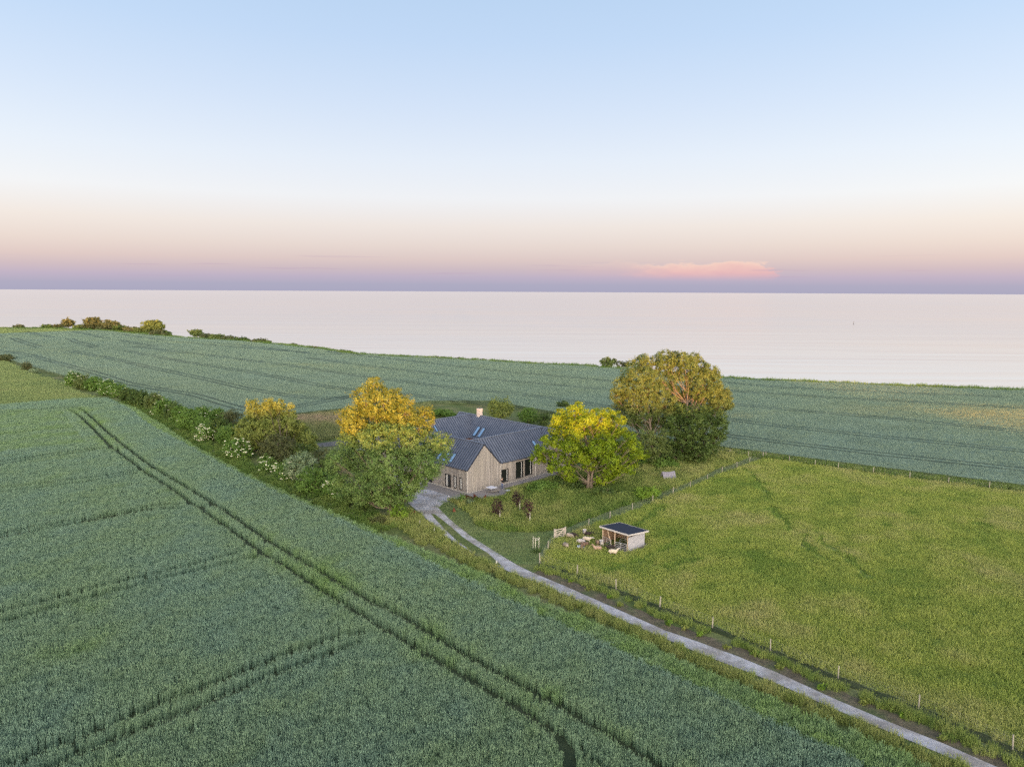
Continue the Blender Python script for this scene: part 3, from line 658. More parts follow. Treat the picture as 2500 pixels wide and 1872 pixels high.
# added unseen tree belt, height and gap shaped to cast the evening shade
def add_shade_belt():
    xs = np.arange(-900, 901, 6.0); V = []; F = []; ny = 9
    for i, x in enumerate(xs):
        H = 14.9+.9*math.sin(x/23)+.8*math.sin(x/9.1+1)+.6*random.random()
        H += 4.5*float(sm(-x, 45, 85)); H -= 10.5*math.exp(-((x-152)/26)**2)
        for j in range(ny):
            t = j/(ny-1); yy = -175+40*t+2*random.random(); zz = H*math.sin(math.pi*min(max(t, .0), 1))**.45 if 0 < t < 1 else -.5
            V.append((x+random.uniform(-2, 2), yy, zz*(1 if j in (0, ny-1) else random.uniform(.93, 1.0))))
    for i in range(len(xs)-1):
        for j in range(ny-1): F.append((i*ny+j, (i+1)*ny+j, (i+1)*ny+j+1, i*ny+j+1))
    o = fast('woodland', np.array(V), np.array(F), foliage('shade_belt_leaves', (.03, .05, .02), (.05, .08, .03), (.07, .10, .04)))
    tag(o, 'added unseen wood mass casting shade from behind the viewpoint', kind='stuff')
add_shade_belt()

# ================================================================== THE FARMHOUSE
HA = R(45.0); HO = Vector((-6.54, 104.16, 0)); HU = Vector((math.cos(HA), math.sin(HA), 0)); HV = Vector((-math.sin(HA), math.cos(HA), 0))
W, UL, VL, HE, HR = 6.77, 23.2, 24.67, 3.48, 6.93
SL = (HR-HE)/(W/2)
house = empty('farmhouse', HO, HA)
tag(house, 'timber-clad courtyard farmhouse with dark standing-seam metal roofs', 'house')
s = MT('weathered_cladding'); nA = s.noise(1.1, 3, (1, 1, .15), 'obj'); nB = s.noise(3.0, 2, (1, 1, .03), 'obj', .6); nC = s.noise(12, 2, (1, 1, .02), 'obj')
k = s.ramp(nB, [(.3, (.185, .168, .152)), (.5, (.262, .240, .216)), (.7, (.35, .325, .295))]); k = s.mix(.5, k, s.ramp(nA, [(.35, (.215, .20, .19)), (.65, (.285, .265, .225))]))
k = s.mix(1.0, k, s.ramp(nC, [(.3, (.75,)*3), (.7, (1.2,)*3)]), 'MULTIPLY'); M_clad = s.fin(k, .85, .2)
M_back = simple('wall_behind_boards', (.10, .085, .07)); M_trim = simple('pale_trim', (.52, .50, .44), .6, .3, 0, .08)
s = MT('roof_metal'); nA = s.noise(.7, 3, None, 'obj'); nB = s.noise(30, 3, None, 'obj')
k = s.mix(1.0, s.ramp(nA, [(.3, (.098, .117, .152)), (.7, (.13, .15, .19))]), s.ramp(nB, [(.3, (.85,)*3), (.7, (1.12,)*3)]), 'MULTIPLY'); M_roof = s.fin(k, .55, .35, .15)
M_seam = simple('roof_seam_metal', (.022, .028, .045), .5, .35, .1, .1); M_ridge = simple('ridge_metal', (.14, .165, .215), .5, .4, .15, .1)
M_frame = simple('black_window_frame', (.012, .012, .013), .5, .4, 0, .1)
s = MT('window_glass'); M_glass = s.fin((.012, .014, .013), .08, .8)
M_curtain = simple('curtain', (.42, .42, .40), .9, .1, 0, .06); M_warm = simple('room_things', (.22, .12, .06), .8, .2, 0, .5, 8)
s = MT('skylight_glass'); M_sky = s.fin((.30, .45, .58), .06, 1.0, .55)
M_alu = simple('skylight_frame', (.03, .034, .04), .4, .5, .3, .1)
M_brick_w = simple('chimney_brick', (.52, .42, .36), .9, .2, 0, .15, 9); M_mortar = simple('chimney_mortar', (.58, .52, .46), .9)
M_pipe = simple('zinc_pipe', (.60, .58, .54), .4, .5, .2, .06)

def boards(name, axis, length, top, openings, out, mat=M_clad, bw=.145):
    """vertical boards on the plane axis ('u': wall along u at v=0 side, 'v': wall along v at u=0 side); out = offset of the wall plane"""
    mb = MB(); n = int(length/bw); bw = length/n
    for i in range(n):
        a = i*bw+.004; b = (i+1)*bw-.004; prj = .022+(.008 if i % 2 else 0)+random.uniform(0, .003)
        iv = [(.12, top((a+b)/2)-.02)]
        for (s0, z0, s1, z1) in openings:
            if b > s0 and a < s1:
                niv = []
                for (p, q) in iv:
                    if z1 <= p or z0 >= q: niv.append((p, q)); continue
                    if z0 > p+.02: niv.append((p, z0))
                    if z1 < q-.02: niv.append((z1, q))
                iv = niv
        for (p, q) in iv:
            if q-p < .04: continue
            if axis == 'u+': mb.box(a, -out-prj, p, b, -out, q)
            if axis == 'u-': mb.box(a, out, p, b, out+prj, q)
            if axis == 'v-': mb.box(-out-prj, a, p, -out, b, q)
            if axis == 'v+': mb.box(out, a, p, out+prj, b, q)
    o = mb.build(name, mat, house); o['kind'] = 'stuff'; return o
def gable_top(s):
    if s < W: return HE+SL*min(s, W-s)
    if s > UL-W: return HE+SL*min(s-(UL-W), UL-s)
    return HE
front_open = [(6.92, .40, 8.50, 2.42), (10.15, .42, 11.78, 3.12), (12.24, .52, 13.86, 3.16), (17.55, .14, 18.76, 2.35)]
left_open = [(1.06, .36, 1.64, 2.24), (2.39, .35, 2.98, 2.25), (3.76, .25, 4.96, 2.20), (8.2, .1, 9.3, 2.2), (12, .4, 13.4, 2.2), (17, .4, 18.4, 2.2)]
# inner shell walls (ring) with gables
def wallshell():
    mb = MB(); t = .16
    def strip(axis, p, length, top, rev=False):
        n = 64
        for i in range(n):
            a = length*i/n; b = length*(i+1)/n; ha, hb = top(a), top(b)
            if axis == 'u': mb.hexa([(a, p, 0), (b, p, 0), (b, p+t, 0), (a, p+t, 0), (a, p, ha-.03), (b, p, hb-.03), (b, p+t, hb-.03), (a, p+t, ha-.03)])
            else: mb.hexa([(p, a, 0), (p+t, a, 0), (p+t, b, 0), (p, b, 0), (p, a, ha-.03), (p+t, a, ha-.03), (p+t, b, hb-.03), (p, b, hb-.03)])
    return mb, strip
mb, strip = wallshell(); strip('u', 0.0, UL, gable_top); front_wall = mb.build('wall', M_back, house)
mb, strip = wallshell(); strip('v', 0.001, VL, lambda s: HE); mb.build('wall', M_back, house)
mb, strip = wallshell(); strip('u', VL-.16, UL, gable_top); mb.build('wall', M_back, house)
mb, strip = wallshell(); strip('v', UL-.161, VL, lambda s: HE); mb.build('wall', M_back, house)
boards('cladding', 'u+', UL, gable_top, front_open, 0.0); boards('cladding', 'v-', VL, lambda s: HE, left_open, 0.0)
boards('cladding', 'u-', UL, gable_top, [], VL); boards('cladding', 'v+', VL, lambda s: HE, [], UL)
M_court = simple('courtyard_boards', (.16, .09, .07), .85)
# courtyard walls, dark glass and boards seen through the gap between the ridges
for nm, args in (('courtyard_wall', (W, W, .05, UL-W, W+.1, HE-.05)), ('courtyard_wall', (W, VL-W-.1, .05, UL-W, VL-W, HE-.05)), ('courtyard_wall', (W, W+.1, .05, W+.1, VL-W-.1, HE-.05)), ('courtyard_wall', (UL-W-.1, W+.1, .05, UL-W, VL-W-.1, HE-.05))):
    MB().box(*args).build(nm, M_court, house)
# roofs: gable prisms
def roof_prism(axis, a0, a1, off, ov=.05):
    """sheet roof 0.1 thick over a wing; axis 'v' = wing along v starting at u=off, 'u' = wing along u starting at v=off"""
    t = .11; mb = MB()
    sec = [(-ov, HE-ov*SL), (W/2, HR), (W+ov, HE-ov*SL)]
    for (s0, z0), (s1, z1) in ((sec[0], sec[1]), (sec[1], sec[2])):
        q = [(s0, z0), (s1, z1), (s1, z1+t), (s0, z0+t)]
        pts = []
        for a in (a0, a1):
            for (s_, z) in q: pts.append((off+s_, a, z) if axis == 'v' else (a, off+s_, z))
        mb.add(pts, [(0, 1, 2, 3), (7, 6, 5, 4), (0, 4, 5, 1), (1, 5, 6, 2), (2, 6, 7, 3), (3, 7, 4, 0)])
    return mb
OG = .06
roofA = roof_prism('v', -OG, VL+OG, 0).build('roof', M_roof, house)
roofC = roof_prism('v', -OG, VL+OG, UL-W).build('roof', M_roof, house)
roofB = roof_prism('u', W/2+.02, UL-W/2-.02, 0, .0).build('roof', M_roof, house)
roofD = roof_prism('u', W/2+.02, UL-W/2-.02, VL-W, .0).build('roof', M_roof, house)
for o in (roofB, roofD): o.location.z = -.012
T = .11
for y0, y1 in ((-.07, -.002), (VL+.002, VL+.07)): MB().box(W+.06, y0, HE-.09, UL-W-.06, y1, HE+.09).build('eave', M_roof, house)
def zroof(s): return HE+SL*min(s, W-s)+T
def seam(parent, p0, p1, across):
    mb = MB(); mb.beam(p0, p1, .075, .06, (0, 0, 1)); mb.build('seam', M_seam, parent)
sp = .50
def seams_v(parent, off, inner_hi):        # wings along v (A: off 0, C: off UL-W); inner side meets wings B and D
    n = int(VL/sp)
    for i in range(1, n):
        v = i*VL/n
        for side in (0, 1):
            e, r_ = (-.04, W/2-.02) if side == 0 else (W+.04, W/2+.02)
            inner = (side == 1) if off == 0 else (side == 0)
            lo = e
            if inner:
                for base in (0, VL-W):
                    if base < v < base+W:
                        d = abs(v-(base+W/2)); lo = W/2+(d if side else -d)      # above the valley only
                        if d < .25: lo = None
                    if lo is None: break
                if lo is None: continue
            z0, z1 = HE+SL*(min(lo, W-lo))+T+.02, HR+T+.02
            seam(parent, (off+lo, v, z0), (off+r_, v, z1), 'u')
seams_v(roofA, 0, True); seams_v(roofC, UL-W, False)
def seams_u(parent, base):
    n = int((UL-W)/sp)
    for i in range(0, n+1):
        u = W/2+i*(UL-W)/n
        for side in (0, 1):
            e, r_ = (-.04, W/2-.02) if side == 0 else (W+.04, W/2+.02)
            lo = e
            outer = (side == 0) if base == 0 else (side == 1)
            for off in (0, UL-W):
                if off < u < off+W:
                    d = abs(u-(off+W/2)); lo = W/2+(d if side else -d)
                    if d < .25: lo = None
                if lo is None: break
            if lo is None: continue
            z0, z1 = HE+SL*(min(lo, W-lo))+T+.03, HR+T+.03
            seam(parent, (u, base+lo, z0), (u, base+r_, z1), 'v')
seams_u(roofB, 0); seams_u(roofD, VL-W)
def ridge(p0, p1, parent): MB().beam(p0, p1, .26, .07).build('ridge_cap', M_ridge, parent)
zr = HR+T+.03
ridge((W/2, -OG-.01, zr), (W/2, VL+OG, zr), roofA); ridge((UL-W/2, -OG-.01, zr), (UL-W/2, VL+OG, zr), roofC)
ridge((W/2+.13, W/2, zr-.012), (UL-W/2-.13, W/2, zr-.012), roofB); ridge((W/2+.13, VL-W/2, zr-.012), (UL-W/2-.13, VL-W/2, zr-.012), roofD)
for off, rf in ((0, roofA), (UL-W, roofC)):          # verge trims on the gables
    for v in (-OG-.02, VL+OG+.02):
        for a, b in (((off-.06, v, HE-.04), (off+W/2, v, HR+.05)), ((off+W+.06, v, HE-.04), (off+W/2, v, HR+.05))): MB().beam(a, b, .03, .2).build('verge_trim', M_seam, rf)
for p0, p1 in (((-.09, -.05, HE-.03), (-.09, VL, HE-.03)), ((W+.1, -.09, HE-.03), (UL-W-.1, -.09, HE-.03))): MB().tube([p0, p1], .055, 6).build('gutter', M_seam, house)
# skylights
def skylight(axis, off, s0, s1, t0, t1, base=0, parent=None, nm=None):
    """on the slope rising from `off`: s = distance up the plan, t = along the wing"""
    up = 1 if axis in ('A', 'C', 'B', 'D') else -1
    n = Vector((-SL, 0, 1)).normalized() if axis in 'AC' else Vector((0, -SL, 1)).normalized()
    def P(s_, t_, h): 
        z = HE+SL*s_+T
        p = Vector((off+s_, t_, z)) if axis in 'AC' else Vector((t_, off+s_, z))
        return p+n*h
    f = MB().hexa([P(s0, t0, 0), P(s0, t1, 0), P(s1, t1, 0), P(s1, t0, 0), P(s0, t0, .1), P(s0, t1, .1), P(s1, t1, .1), P(s1, t0, .1)][0:8]).build('skylight', M_alu, parent)
    e = .07; MB().hexa([P(s0+e, t0+e, .09), P(s0+e, t1-e, .09), P(s1-e, t1-e, .09), P(s1-e, t0+e, .09), P(s0+e, t0+e, .115), P(s0+e, t1-e, .115), P(s1-e, t1-e, .115), P(s1-e, t0+e, .115)]).build('pane', M_sky, f)
skylight('A', 0, .32, 1.5, 3.95, 4.62, parent=house); skylight('A', 0, .28, 1.45, 5.4, 6.0, parent=house); skylight('A', 0, .28, 1.45, 6.9, 7.5, parent=house)
skylight('C', UL-W, .25, 1.75, 16.75, 17.5, parent=house); skylight('C', UL-W, .22, 1.7, 15.4, 16.1, parent=house)
skylight('B', 0, .85, 1.8, 15.5, 16.1, parent=house); skylight('D', VL-W, 1.5, 2.55, 10.0, 10.42, parent=house)
# windows
def window(axis, s0, z0, s1, z1, curtain=None, door=False, parts=()):
    f = .10; d0, d1 = -.05, .10
    def B(m, a, za, b, zb, p, q):
        if axis == 'u': m.box(a, p, za, b, q, zb)
        else: m.box(p, a, za, q, b, zb)
    m = MB(); B(m, s0, z0, s1, z0+f, d0, d1); B(m, s0, z1-f, s1, z1, d0, d1); B(m, s0, z0+f, s0+f, z1-f, d0, d1); B(m, s1-f, z0+f, s1, z1-f, d0, d1)
    w_ = m.build('door' if door else 'window', M_frame, house)
    m = MB(); B(m, s0+f, z0+f, s1-f, z1-f, -.012, .004); m.build('pane', M_glass, w_)
    if curtain:
        a, b = curtain; m = MB(); B(m, s0+f+(s1-s0-2*f)*a, z0+f+.02, s0+f+(s1-s0-2*f)*b, z1-f-.02, -.024, -.0135); m.build('curtain', M_curtain, w_)
    for (a, za, b, zb) in parts:
        m = MB(); B(m, s0+f+(s1-s0-2*f)*a, z0+f+(z1-z0)*za, s0+f+(s1-s0-2*f)*b, z0+f+(z1-z0)*zb, -.0225, -.0135); m.build('reflection', M_warm, w_)
window('u', 6.92, .40, 8.50, 2.42, (.82, .92)); window('u', 10.15, .42, 11.78, 3.12, (.78, .88)); window('u', 12.24, .52, 13.86, 3.16, (.78, .88)); window('u', 17.55, .14, 18.76, 2.35, None, True)
window('v', 1.06, .36, 1.64, 2.24, (.1, .9)); window('v', 2.39, .35, 2.98, 2.25, (.1, .9)); window('v', 3.76, .25, 4.96, 2.20, (.55, .95)); window('v', 8.2, .1, 9.3, 2.2, None, True); window('v', 12, .4, 13.4, 2.2); window('v', 17, .4, 18.4, 2.2)
for (x, y, h) in ((-.07, -.07, HE-.06), (W+.06, -.09, HE-.06), (14.6, -.09, HE-.06), (UL+.06, -.06, HE-.06), (-.08, 11.0, HE-.06)): MB().tube([(x, y, .05), (x, y, h)], .045, 8).build('downpipe', M_pipe, house)
MB().box(-.06, -.075, 0, UL+.06, -.002, .115).build('plinth_board', M_trim, house); MB().box(-.075, .0, 0, -.002, VL, .115).build('plinth_board', M_trim, house)
# chimney: real bricks round a core
ch = MB().box(19.55, 18.75, HR-.6, 20.35, 19.45, HR+1.28).build('chimney', M_mortar, house)
bme = MB().box(0, 0, 0, .225, .015, .062); bm_ = bpy.data.meshes.new('brick'); bm_.from_pydata(bme.v, [], bme.f); bm_.materials.append(M_brick_w)
for row in range(15):
    z = HR-.02+row*.085
    for i in range(3):
        for (x, y, rz) in ((19.56+i*.26+(0.0 if row % 2 else .02), 18.735, 0), (19.537, 19.42-i*.235, -math.pi/2)):
            b = bpy.data.objects.new('brick', bm_); COL.objects.link(b); b.parent = ch; b.location = (x, y, z); b.rotation_euler = (0, 0, rz)
MB().box(19.5, 18.7, HR+1.285, 20.4, 19.5, HR+1.37).build('chimney_cap', simple('cap_stone', (.5, .44, .40)), ch); MB().tube([(19.95, 19.1, HR+1.37), (19.95, 19.1, HR+1.55)], .12, 10).build('flue', M_alu, ch)

def HP(u, v, z=0): return HO+HU*u+HV*v+Vector((0, 0, z))
# terrace paving along the front wall: slabs as parts of the paving
s = MT('terrace_paving'); nB = s.noise(14, 3); M_pave = s.fin(s.ramp(nB, [(.3, (.20, .18, .165)), (.7, (.31, .285, .265))]), .9, .2)
ter = empty('terrace', HO, HA); ter['kind'] = 'structure'
MB().hexa([(-.5, -3.95, .0), (5.6, -3.95, .0), (5.6, -.08, .0), (-.5, -.08, .0), (-.5, -3.95, .045), (5.6, -3.95, .045), (5.6, -.08, .045), (-.5, -.08, .045)]).build('bed', M_pave, ter)
MB().box(5.6, -1.6, 0, 21, -.08, .045).build('bed', M_pave, ter)
slab = {}
def put_slab(x, y, a, b):
    key = (round(a, 2), round(b, 2))
    if key not in slab:
        m = MB().box(.012, .012, 0, a-.012, b-.012, .035); me = bpy.data.meshes.new('slab'); me.from_pydata(m.v, [], m.f); me.materials.append(M_pave); slab[key] = me
    o = bpy.data.objects.new('slab', slab[key]); COL.objects.link(o); o.parent = ter; o.location = (x, y, .045+random.uniform(0, .006))
for i in range(7):
    for j in range(5): put_slab(-.5+i*.87, -3.95+j*.77, .87, .77)
for i in range(18):
    for j in range(2): put_slab(5.6+i*.855, -1.6+j*.76, .855, .76)
# path along the left wall
MB().box(-2.6, -.2, 0, -.1, 9.0, .06).build('paved_strip', simple('brown_gravel', (.25, .225, .20), .95, .1, 0, .3, 12), ter)

# ------------------------------------------------------------------ things on the terrace
M_white = simple('white_table_top', (.60, .62, .68), .5, .3, 0, .05); M_leg = simple('grey_metal_leg', (.22, .22, .22), .5, .4, .4)
tb = empty('garden_table', HP(3.1, -1.95, .08), HA)
tag(tb, 'pale square garden table on the terrace in front of the gable wall', 'table')
MB().box(-.62, -.62, .70, .62, .62, .745).build('tabletop', M_white, tb)
for sx in (-1, 1):
    for sy in (-1, 1): MB().tube([(sx*.5, sy*.5, 0), (sx*.42, sy*.42, .70)], .03, 6).build('leg', M_leg, tb)
bn = empty('garden_bench', HP(3.1, -2.9, .08), HA); tag(bn, 'low wooden bench on the near side of the pale table', 'bench')
MB().box(-.6, -.16, .38, .6, .16, .42).build('seat', simple('bench_wood', (.28, .24, .18)), bn)
for sx in (-.5, .5): MB().box(sx-.03, -.14, 0, sx+.03, .14, .38).build('leg', M_leg, bn)
fb = empty('fire_bowl', tuple(G(1243, 1203)), 0); tag(fb, 'black fire bowl with a pale lid at the terrace edge', 'fire bowl')
def bowl(r0, z0, r1, z1, n=24, steps=6):
    V = []; F = []
    for i in range(steps+1):
        t = i/steps; r = r0+(r1-r0)*math.sin(t*math.pi/2); z = z0+(z1-z0)*(1-math.cos(t*math.pi/2))
        V += [(r*math.cos(2*math.pi*k/n), r*math.sin(2*math.pi*k/n), z) for k in range(n)]
    for i in range(steps):
        for k in range(n): F.append((i*n+k, i*n+(k+1) % n, (i+1)*n+(k+1) % n, (i+1)*n+k))
    return V, F
M_blk = simple('black_steel', (.02, .02, .022), .5, .4)
mb = MB(); V, F = bowl(.12, .12, .52, .40); mb.add(V, F); mb.build('bowl', M_blk, fb, smooth_=True)
mb = MB(); V, F = bowl(.5, .405, .02, .47, steps=4); mb.add(V, F); mb.build('lid', M_white, fb, smooth_=True)
for k in range(3): a = 2.1*k; MB().tube([(.3*math.cos(a), .3*math.sin(a), 0), (.2*math.cos(a), .2*math.sin(a), .2)], .02, 5).build('leg', M_blk, fb)
s = MT('rusty_steel'); nA = s.noise(3, 4); M_rust = s.fin(s.ramp(nA, [(.3, (.055, .018, .012)), (.55, (.11, .035, .02)), (.75, (.17, .06, .03))]), .9, .2)
def wavy(name, line, htf, t, mat, par=None):
    mb = MB(); q = np.array(line); n = len(q)
    T_ = np.gradient(q, axis=0); T_ /= np.linalg.norm(T_, axis=1)[:, None]; N_ = np.column_stack([-T_[:, 1], T_[:, 0]])*t/2
    for i in range(n-1):
        a, b = q[i], q[i+1]; na, nb = N_[i], N_[i+1]; ha, hb = htf(i/(n-1)), htf((i+1)/(n-1))
        mb.hexa([(*(a-na), 0), (*(b-nb), 0), (*(b+nb), 0), (*(a+na), 0), (*(a-na), ha), (*(b-nb), hb), (*(b+nb), hb), (*(a+na), ha)])
    return mb.build(name, mat, par)
g0 = [G(1136, 1214), G(1156, 1221)]; l1 = [(g0[0].x+(g0[1].x-g0[0].x)*t, g0[0].y+(g0[1].y-g0[0].y)*t) for t in np.linspace(0, 1, 10)]
tag(wavy('steel_screen', l1, lambda t: .42, .03, M_rust), 'low straight rusty steel screen by the house corner', 'screen', 'rusty steel garden screens')
ga, gb = G(1156, 1221), G(1187, 1224); l2 = [(ga.x+(gb.x-ga.x)*t, ga.y+(gb.y-ga.y)*t-.35*math.sin(t*math.pi)) for t in np.linspace(0, 1, 26)]
def wv(t): return .78+.22*math.cos(t*2*math.pi*.95+.3)-.18*math.exp(-((t-.72)/.16)**2)*1.2+.25*max(0, t-.9)*4*.4
tag(wavy('steel_screen', l2, wv, .03, M_rust), 'tall rusty steel screen with a wavy top edge beside the terrace', 'screen', 'rusty steel garden screens')
ga, gb = G(1158, 1215), G(1180, 1216)
def cone_orn(px, py, hh_, r, label):
    p = G(px, py); e = empty('garden_lantern', p, .4); tag(e, label, 'lantern')
    mb = MB(); b = .01; q = [(-r, -r, 0), (r, -r, 0), (r, r, 0), (-r, r, 0), (-r*.3, -r*.3, hh_), (r*.3, -r*.3, hh_), (r*.3, r*.3, hh_), (-r*.3, r*.3, hh_)]; mb.hexa(q).build('body', M_rust, e)
    MB().box(-r*.42, -r*.42, hh_, r*.42, r*.42, hh_+.05).build('cap', M_rust, e); return e
cone_orn(1108.5, 1249, .50, .20, 'reddish rusty tapered lantern on the grass right of the drive')
cone_orn(1012, 1259, .62, .18, 'dark rusty lantern standing left of the drive')
st = MB(); V, F = bowl(.02, 0, .2, .18, 14, 5); st.add(V, F); V, F = bowl(.2, .18, .01, .36, 14, 5); st.add(V, F)
o = st.build('stone', simple('white_stone', (.55, .52, .55)), None, G(1095, 1214), True); tag(o, 'round whitish stone on the paving by the left wall', 'stone')

# ------------------------------------------------------------------ field shelter with the flock
SO = Vector((13.42, 80.35, 0)); e1 = Vector((.718, .696, 0)).normalized(); e2 = Vector((-e1.y, e1.x, 0)); sa = math.atan2(e1.y, e1.x)
shel = empty('sheep_shelter', SO, sa); tag(shel, 'open-fronted plank field shelter with a dark flat roof in the pasture', 'shelter')
SW, SD = 3.2, 3.75      # SW along e1 (depth, towards the back), SD along e2 (front width)
M_plank = simple('grey_shelter_plank', (.33, .325, .345), .85, .2, 0, .16, 5); M_plankb = simple('inner_plank', (.26, .18, .12), .85, .2, 0, .25, 5); M_timber = simple('shelter_timber', (.45, .34, .24), .8, .2, 0, .15)
s = MT('roof_felt'); nA = s.noise(6, 3); M_felt = s.fin(s.ramp(nA, [(.3, (.020, .026, .040)), (.7, (.038, .046, .066))]), .9, .2)
hf_, hb_ = 2.05, 1.72
def tz(x): return hf_+(hb_-hf_)*(x/SW)
for i in range(12):                                            # right side wall, horizontal planks
    z0 = .05+i*.145; z1 = z0+.135
    if z1 > tz(SW)-.02: z1 = tz(SW)-.02
    if z1-z0 > .04: MB().box(0, -.03+random.uniform(0, .008), z0, SW, 0, z1).build('plank', M_plank, shel)
for i in range(12):                                            # back wall
    z0 = .05+i*.145; z1 = min(z0+.135, hb_-.02)
    if z1-z0 > .04: MB().box(SW, 0.001, z0, SW+.03, SD, z1).build('plank', M_plankb, shel)
for i in range(13):                                            # left side wall
    z0 = .05+i*.145; z1 = min(z0+.135, hb_-.02)
    if z1-z0 > .04: MB().box(.02, SD-.03, z0, SW-.005, SD, z1).build('plank', M_plankb, shel)
for (x, y) in ((.04, .04), (.04, SD*.5), (.04, SD-.08), (SW-.08, .04), (SW-.08, SD-.08), (SW-.08, SD*.33), (SW-.08, SD*.66)): MB().box(x-.045, y-.0, 0, x+.045, y+.09, tz(x)-.02).build('post', M_timber, shel)
MB().beam((.04, SD*.5+.5, .1), (.04, SD*.5+1.15, 1.9), .07, .09).build('brace', M_timber, shel)
for i in range(5): y = .2+i*(SD-.4)/4; MB().beam((-.2, y, tz(0)+.02), (SW+.2, y, tz(SW)+.02-.02), .06, .1).build('rafter', M_timber, shel)
ovr = .32
MB().hexa([(-ovr, -ovr, tz(-ovr)+.09), (SW+ovr, -ovr, tz(SW+ovr)+.09), (SW+ovr, SD+ovr*.6, tz(SW+ovr)+.09), (-ovr, SD+ovr*.6, tz(-ovr)+.09),
           (-ovr, -ovr, tz(-ovr)+.14), (SW+ovr, -ovr, tz(SW+ovr)+.14), (SW+ovr, SD+ovr*.6, tz(SW+ovr)+.14), (-ovr, SD+ovr*.6, tz(-ovr)+.14)]).build('roof', M_felt, shel)
M_fascia = simple('pale_fascia', (.43, .41, .39), .7, .25, 0, .08)
za, zb = tz(-ovr), tz(SW+ovr)
MB().beam((-ovr, -ovr-.02, za+.07), (SW+ovr, -ovr-.02, zb+.07), .03, .17).build('fascia', M_fascia, shel); MB().beam((-ovr-.02, -ovr-.04, za+.07), (-ovr-.02, SD+ovr*.6, za+.07), .03, .17).build('fascia', M_fascia, shel)
MB().beam((-ovr, SD+ovr*.6+.02, za+.07), (SW+ovr, SD+ovr*.6+.02, zb+.07), .03, .17).build('fascia', M_fascia, shel); MB().beam((SW+ovr+.02, -ovr-.02, zb+.07), (SW+ovr+.02, SD+ovr*.6, zb+.07), .03, .17).build('fascia', M_fascia, shel)
# metal hurdles across the open front
M_galv = simple('galvanised_steel', (.42, .42, .42), .4, .5, .4, .1)
def hurdle(a, b, label):
    a = Vector(a); b = Vector(b); e = empty('sheep_hurdle', a, math.atan2(b.y-a.y, b.x-a.x)); tag(e, label, 'hurdle', 'sheep hurdles at the shelter'); L_ = (b-a).length
    for x in (0, L_): MB().tube([(x, 0, 0), (x, 0, .98)], .024, 6).build('upright', M_galv, e)
    MB().tube([(L_/2, 0, .1), (L_/2, 0, .98)], .018, 6).build('upright', M_galv, e)
    for i in range(5): MB().tube([(0, 0, .14+i*.21), (L_, 0, .14+i*.21)], .018 if i < 4 else .024, 6).build('rail', M_galv, e)
def SP(x, y): return SO+e1*x+e2*y
hurdle(SP(-.25, .05), SP(-.55, 1.45), 'galvanised sheep hurdle across the right half of the shelter front')
hurdle(SP(-.35, 2.2), SP(-.05, 3.6), 'galvanised sheep hurdle across the left half of the shelter front')
hurdle(SP(.6, 1.6), SP(2.6, 1.6), 'galvanised sheep hurdle inside the shelter')
o = MB().hexa([(-1.2, -.5, 0), (SW+.6, -1.25, 0), (SW+1.2, -.05, 0), (-1.0, SD, 0), (-1.2, -.5, .035), (SW+.6, -1.25, .035), (SW+1.2, -.05, .035), (-1.0, SD, .035)]).build('trodden_ground', simple('trodden_soil', (.17, .15, .115), .95, .1, 0, .3, 4), None, SO)
o.rotation_euler = (0, 0, sa); o['kind'] = 'structure'

# ------------------------------------------------------------------ fences, gate, posts
M_post = simple('weathered_post', (.27, .25, .205), .85, .2, 0, .2, 8); M_wire = simple('fence_wire', (.30, .30, .28), .5, .4, .4, .05)
def fence(pxs, label, hgt_=1.15, rad=.06, wires=6, verts=True):
    base = [G(*p) for p in pxs]; root = empty('post_and_wire_fence', base[0]); tag(root, label, 'fence'); o_ = base[0]
    for i, b in enumerate(base):
        lean = (random.uniform(-.05, .05), random.uniform(-.04, .04)); q = b-o_; rr_ = rad*random.uniform(.85, 1.15)
        MB().tube([q, q+Vector((lean[0], lean[1], hgt_+random.uniform(-.06, .06)))], [rr_, rr_*.9], 8).build('post', M_post, root)
    mb = MB()
    for a, b in zip(base, base[1:]):
        a = a-o_; b = b-o_; d = b-a; n = max(1, int(d.length/.5))
        for k in range(wires):
            z = .12+k*(hgt_-.22)/(wires-1); mb.tube([a+Vector((0, 0, z)), b+Vector((0, 0, z))], .0045, 3, False)
        if verts:
            for j in range(n): p = a+d*(j/n); mb.tube([p+Vector((0, 0, .12)), p+Vector((0, 0, hgt_-.1))], .003, 3, False)
    w_ = mb.build('wire_mesh', M_wire, root); return root
fence([(1318, 1375), (1409, 1402), (1504, 1439), (1611, 1482), (1739, 1532), (1881, 1589), (2046, 1656), (2242, 1730), (2472, 1830), (2760, 1960)], 'post and wire fence between the gravel drive and the pasture', 1.1)
fence([(1318, 1375), (1338, 1343), (1355, 1316)], 'short piece of wire fence running from the road corner to the gate', 1.15)
fence([(1380, 1311), (1437, 1286), (1489, 1266), (1544, 1247), (1594, 1226), (1643, 1207), (1685, 1192), (1727, 1173), (1763, 1154), (1799, 1143), (1830, 1129), (1863, 1119)], 'wire fence from the wooden gate up to the far corner of the pasture', 1.1)
fence([(1863, 1119), (1927, 1129), (1990, 1138), (2046, 1146), (2132, 1158), (2221, 1170), (2315, 1182), (2415, 1194), (2522, 1208), (2660, 1226)], 'fence along the wheat at the back of the pasture', 1.15)
fence([(1742, 1109), (1782, 1112), (1827, 1117), (1870, 1118)], 'short fence between the big trees and the pasture corner', 1.25)
M_gate = simple('bleached_gate_wood', (.40, .355, .30), .8, .2, 0, .12, 7)
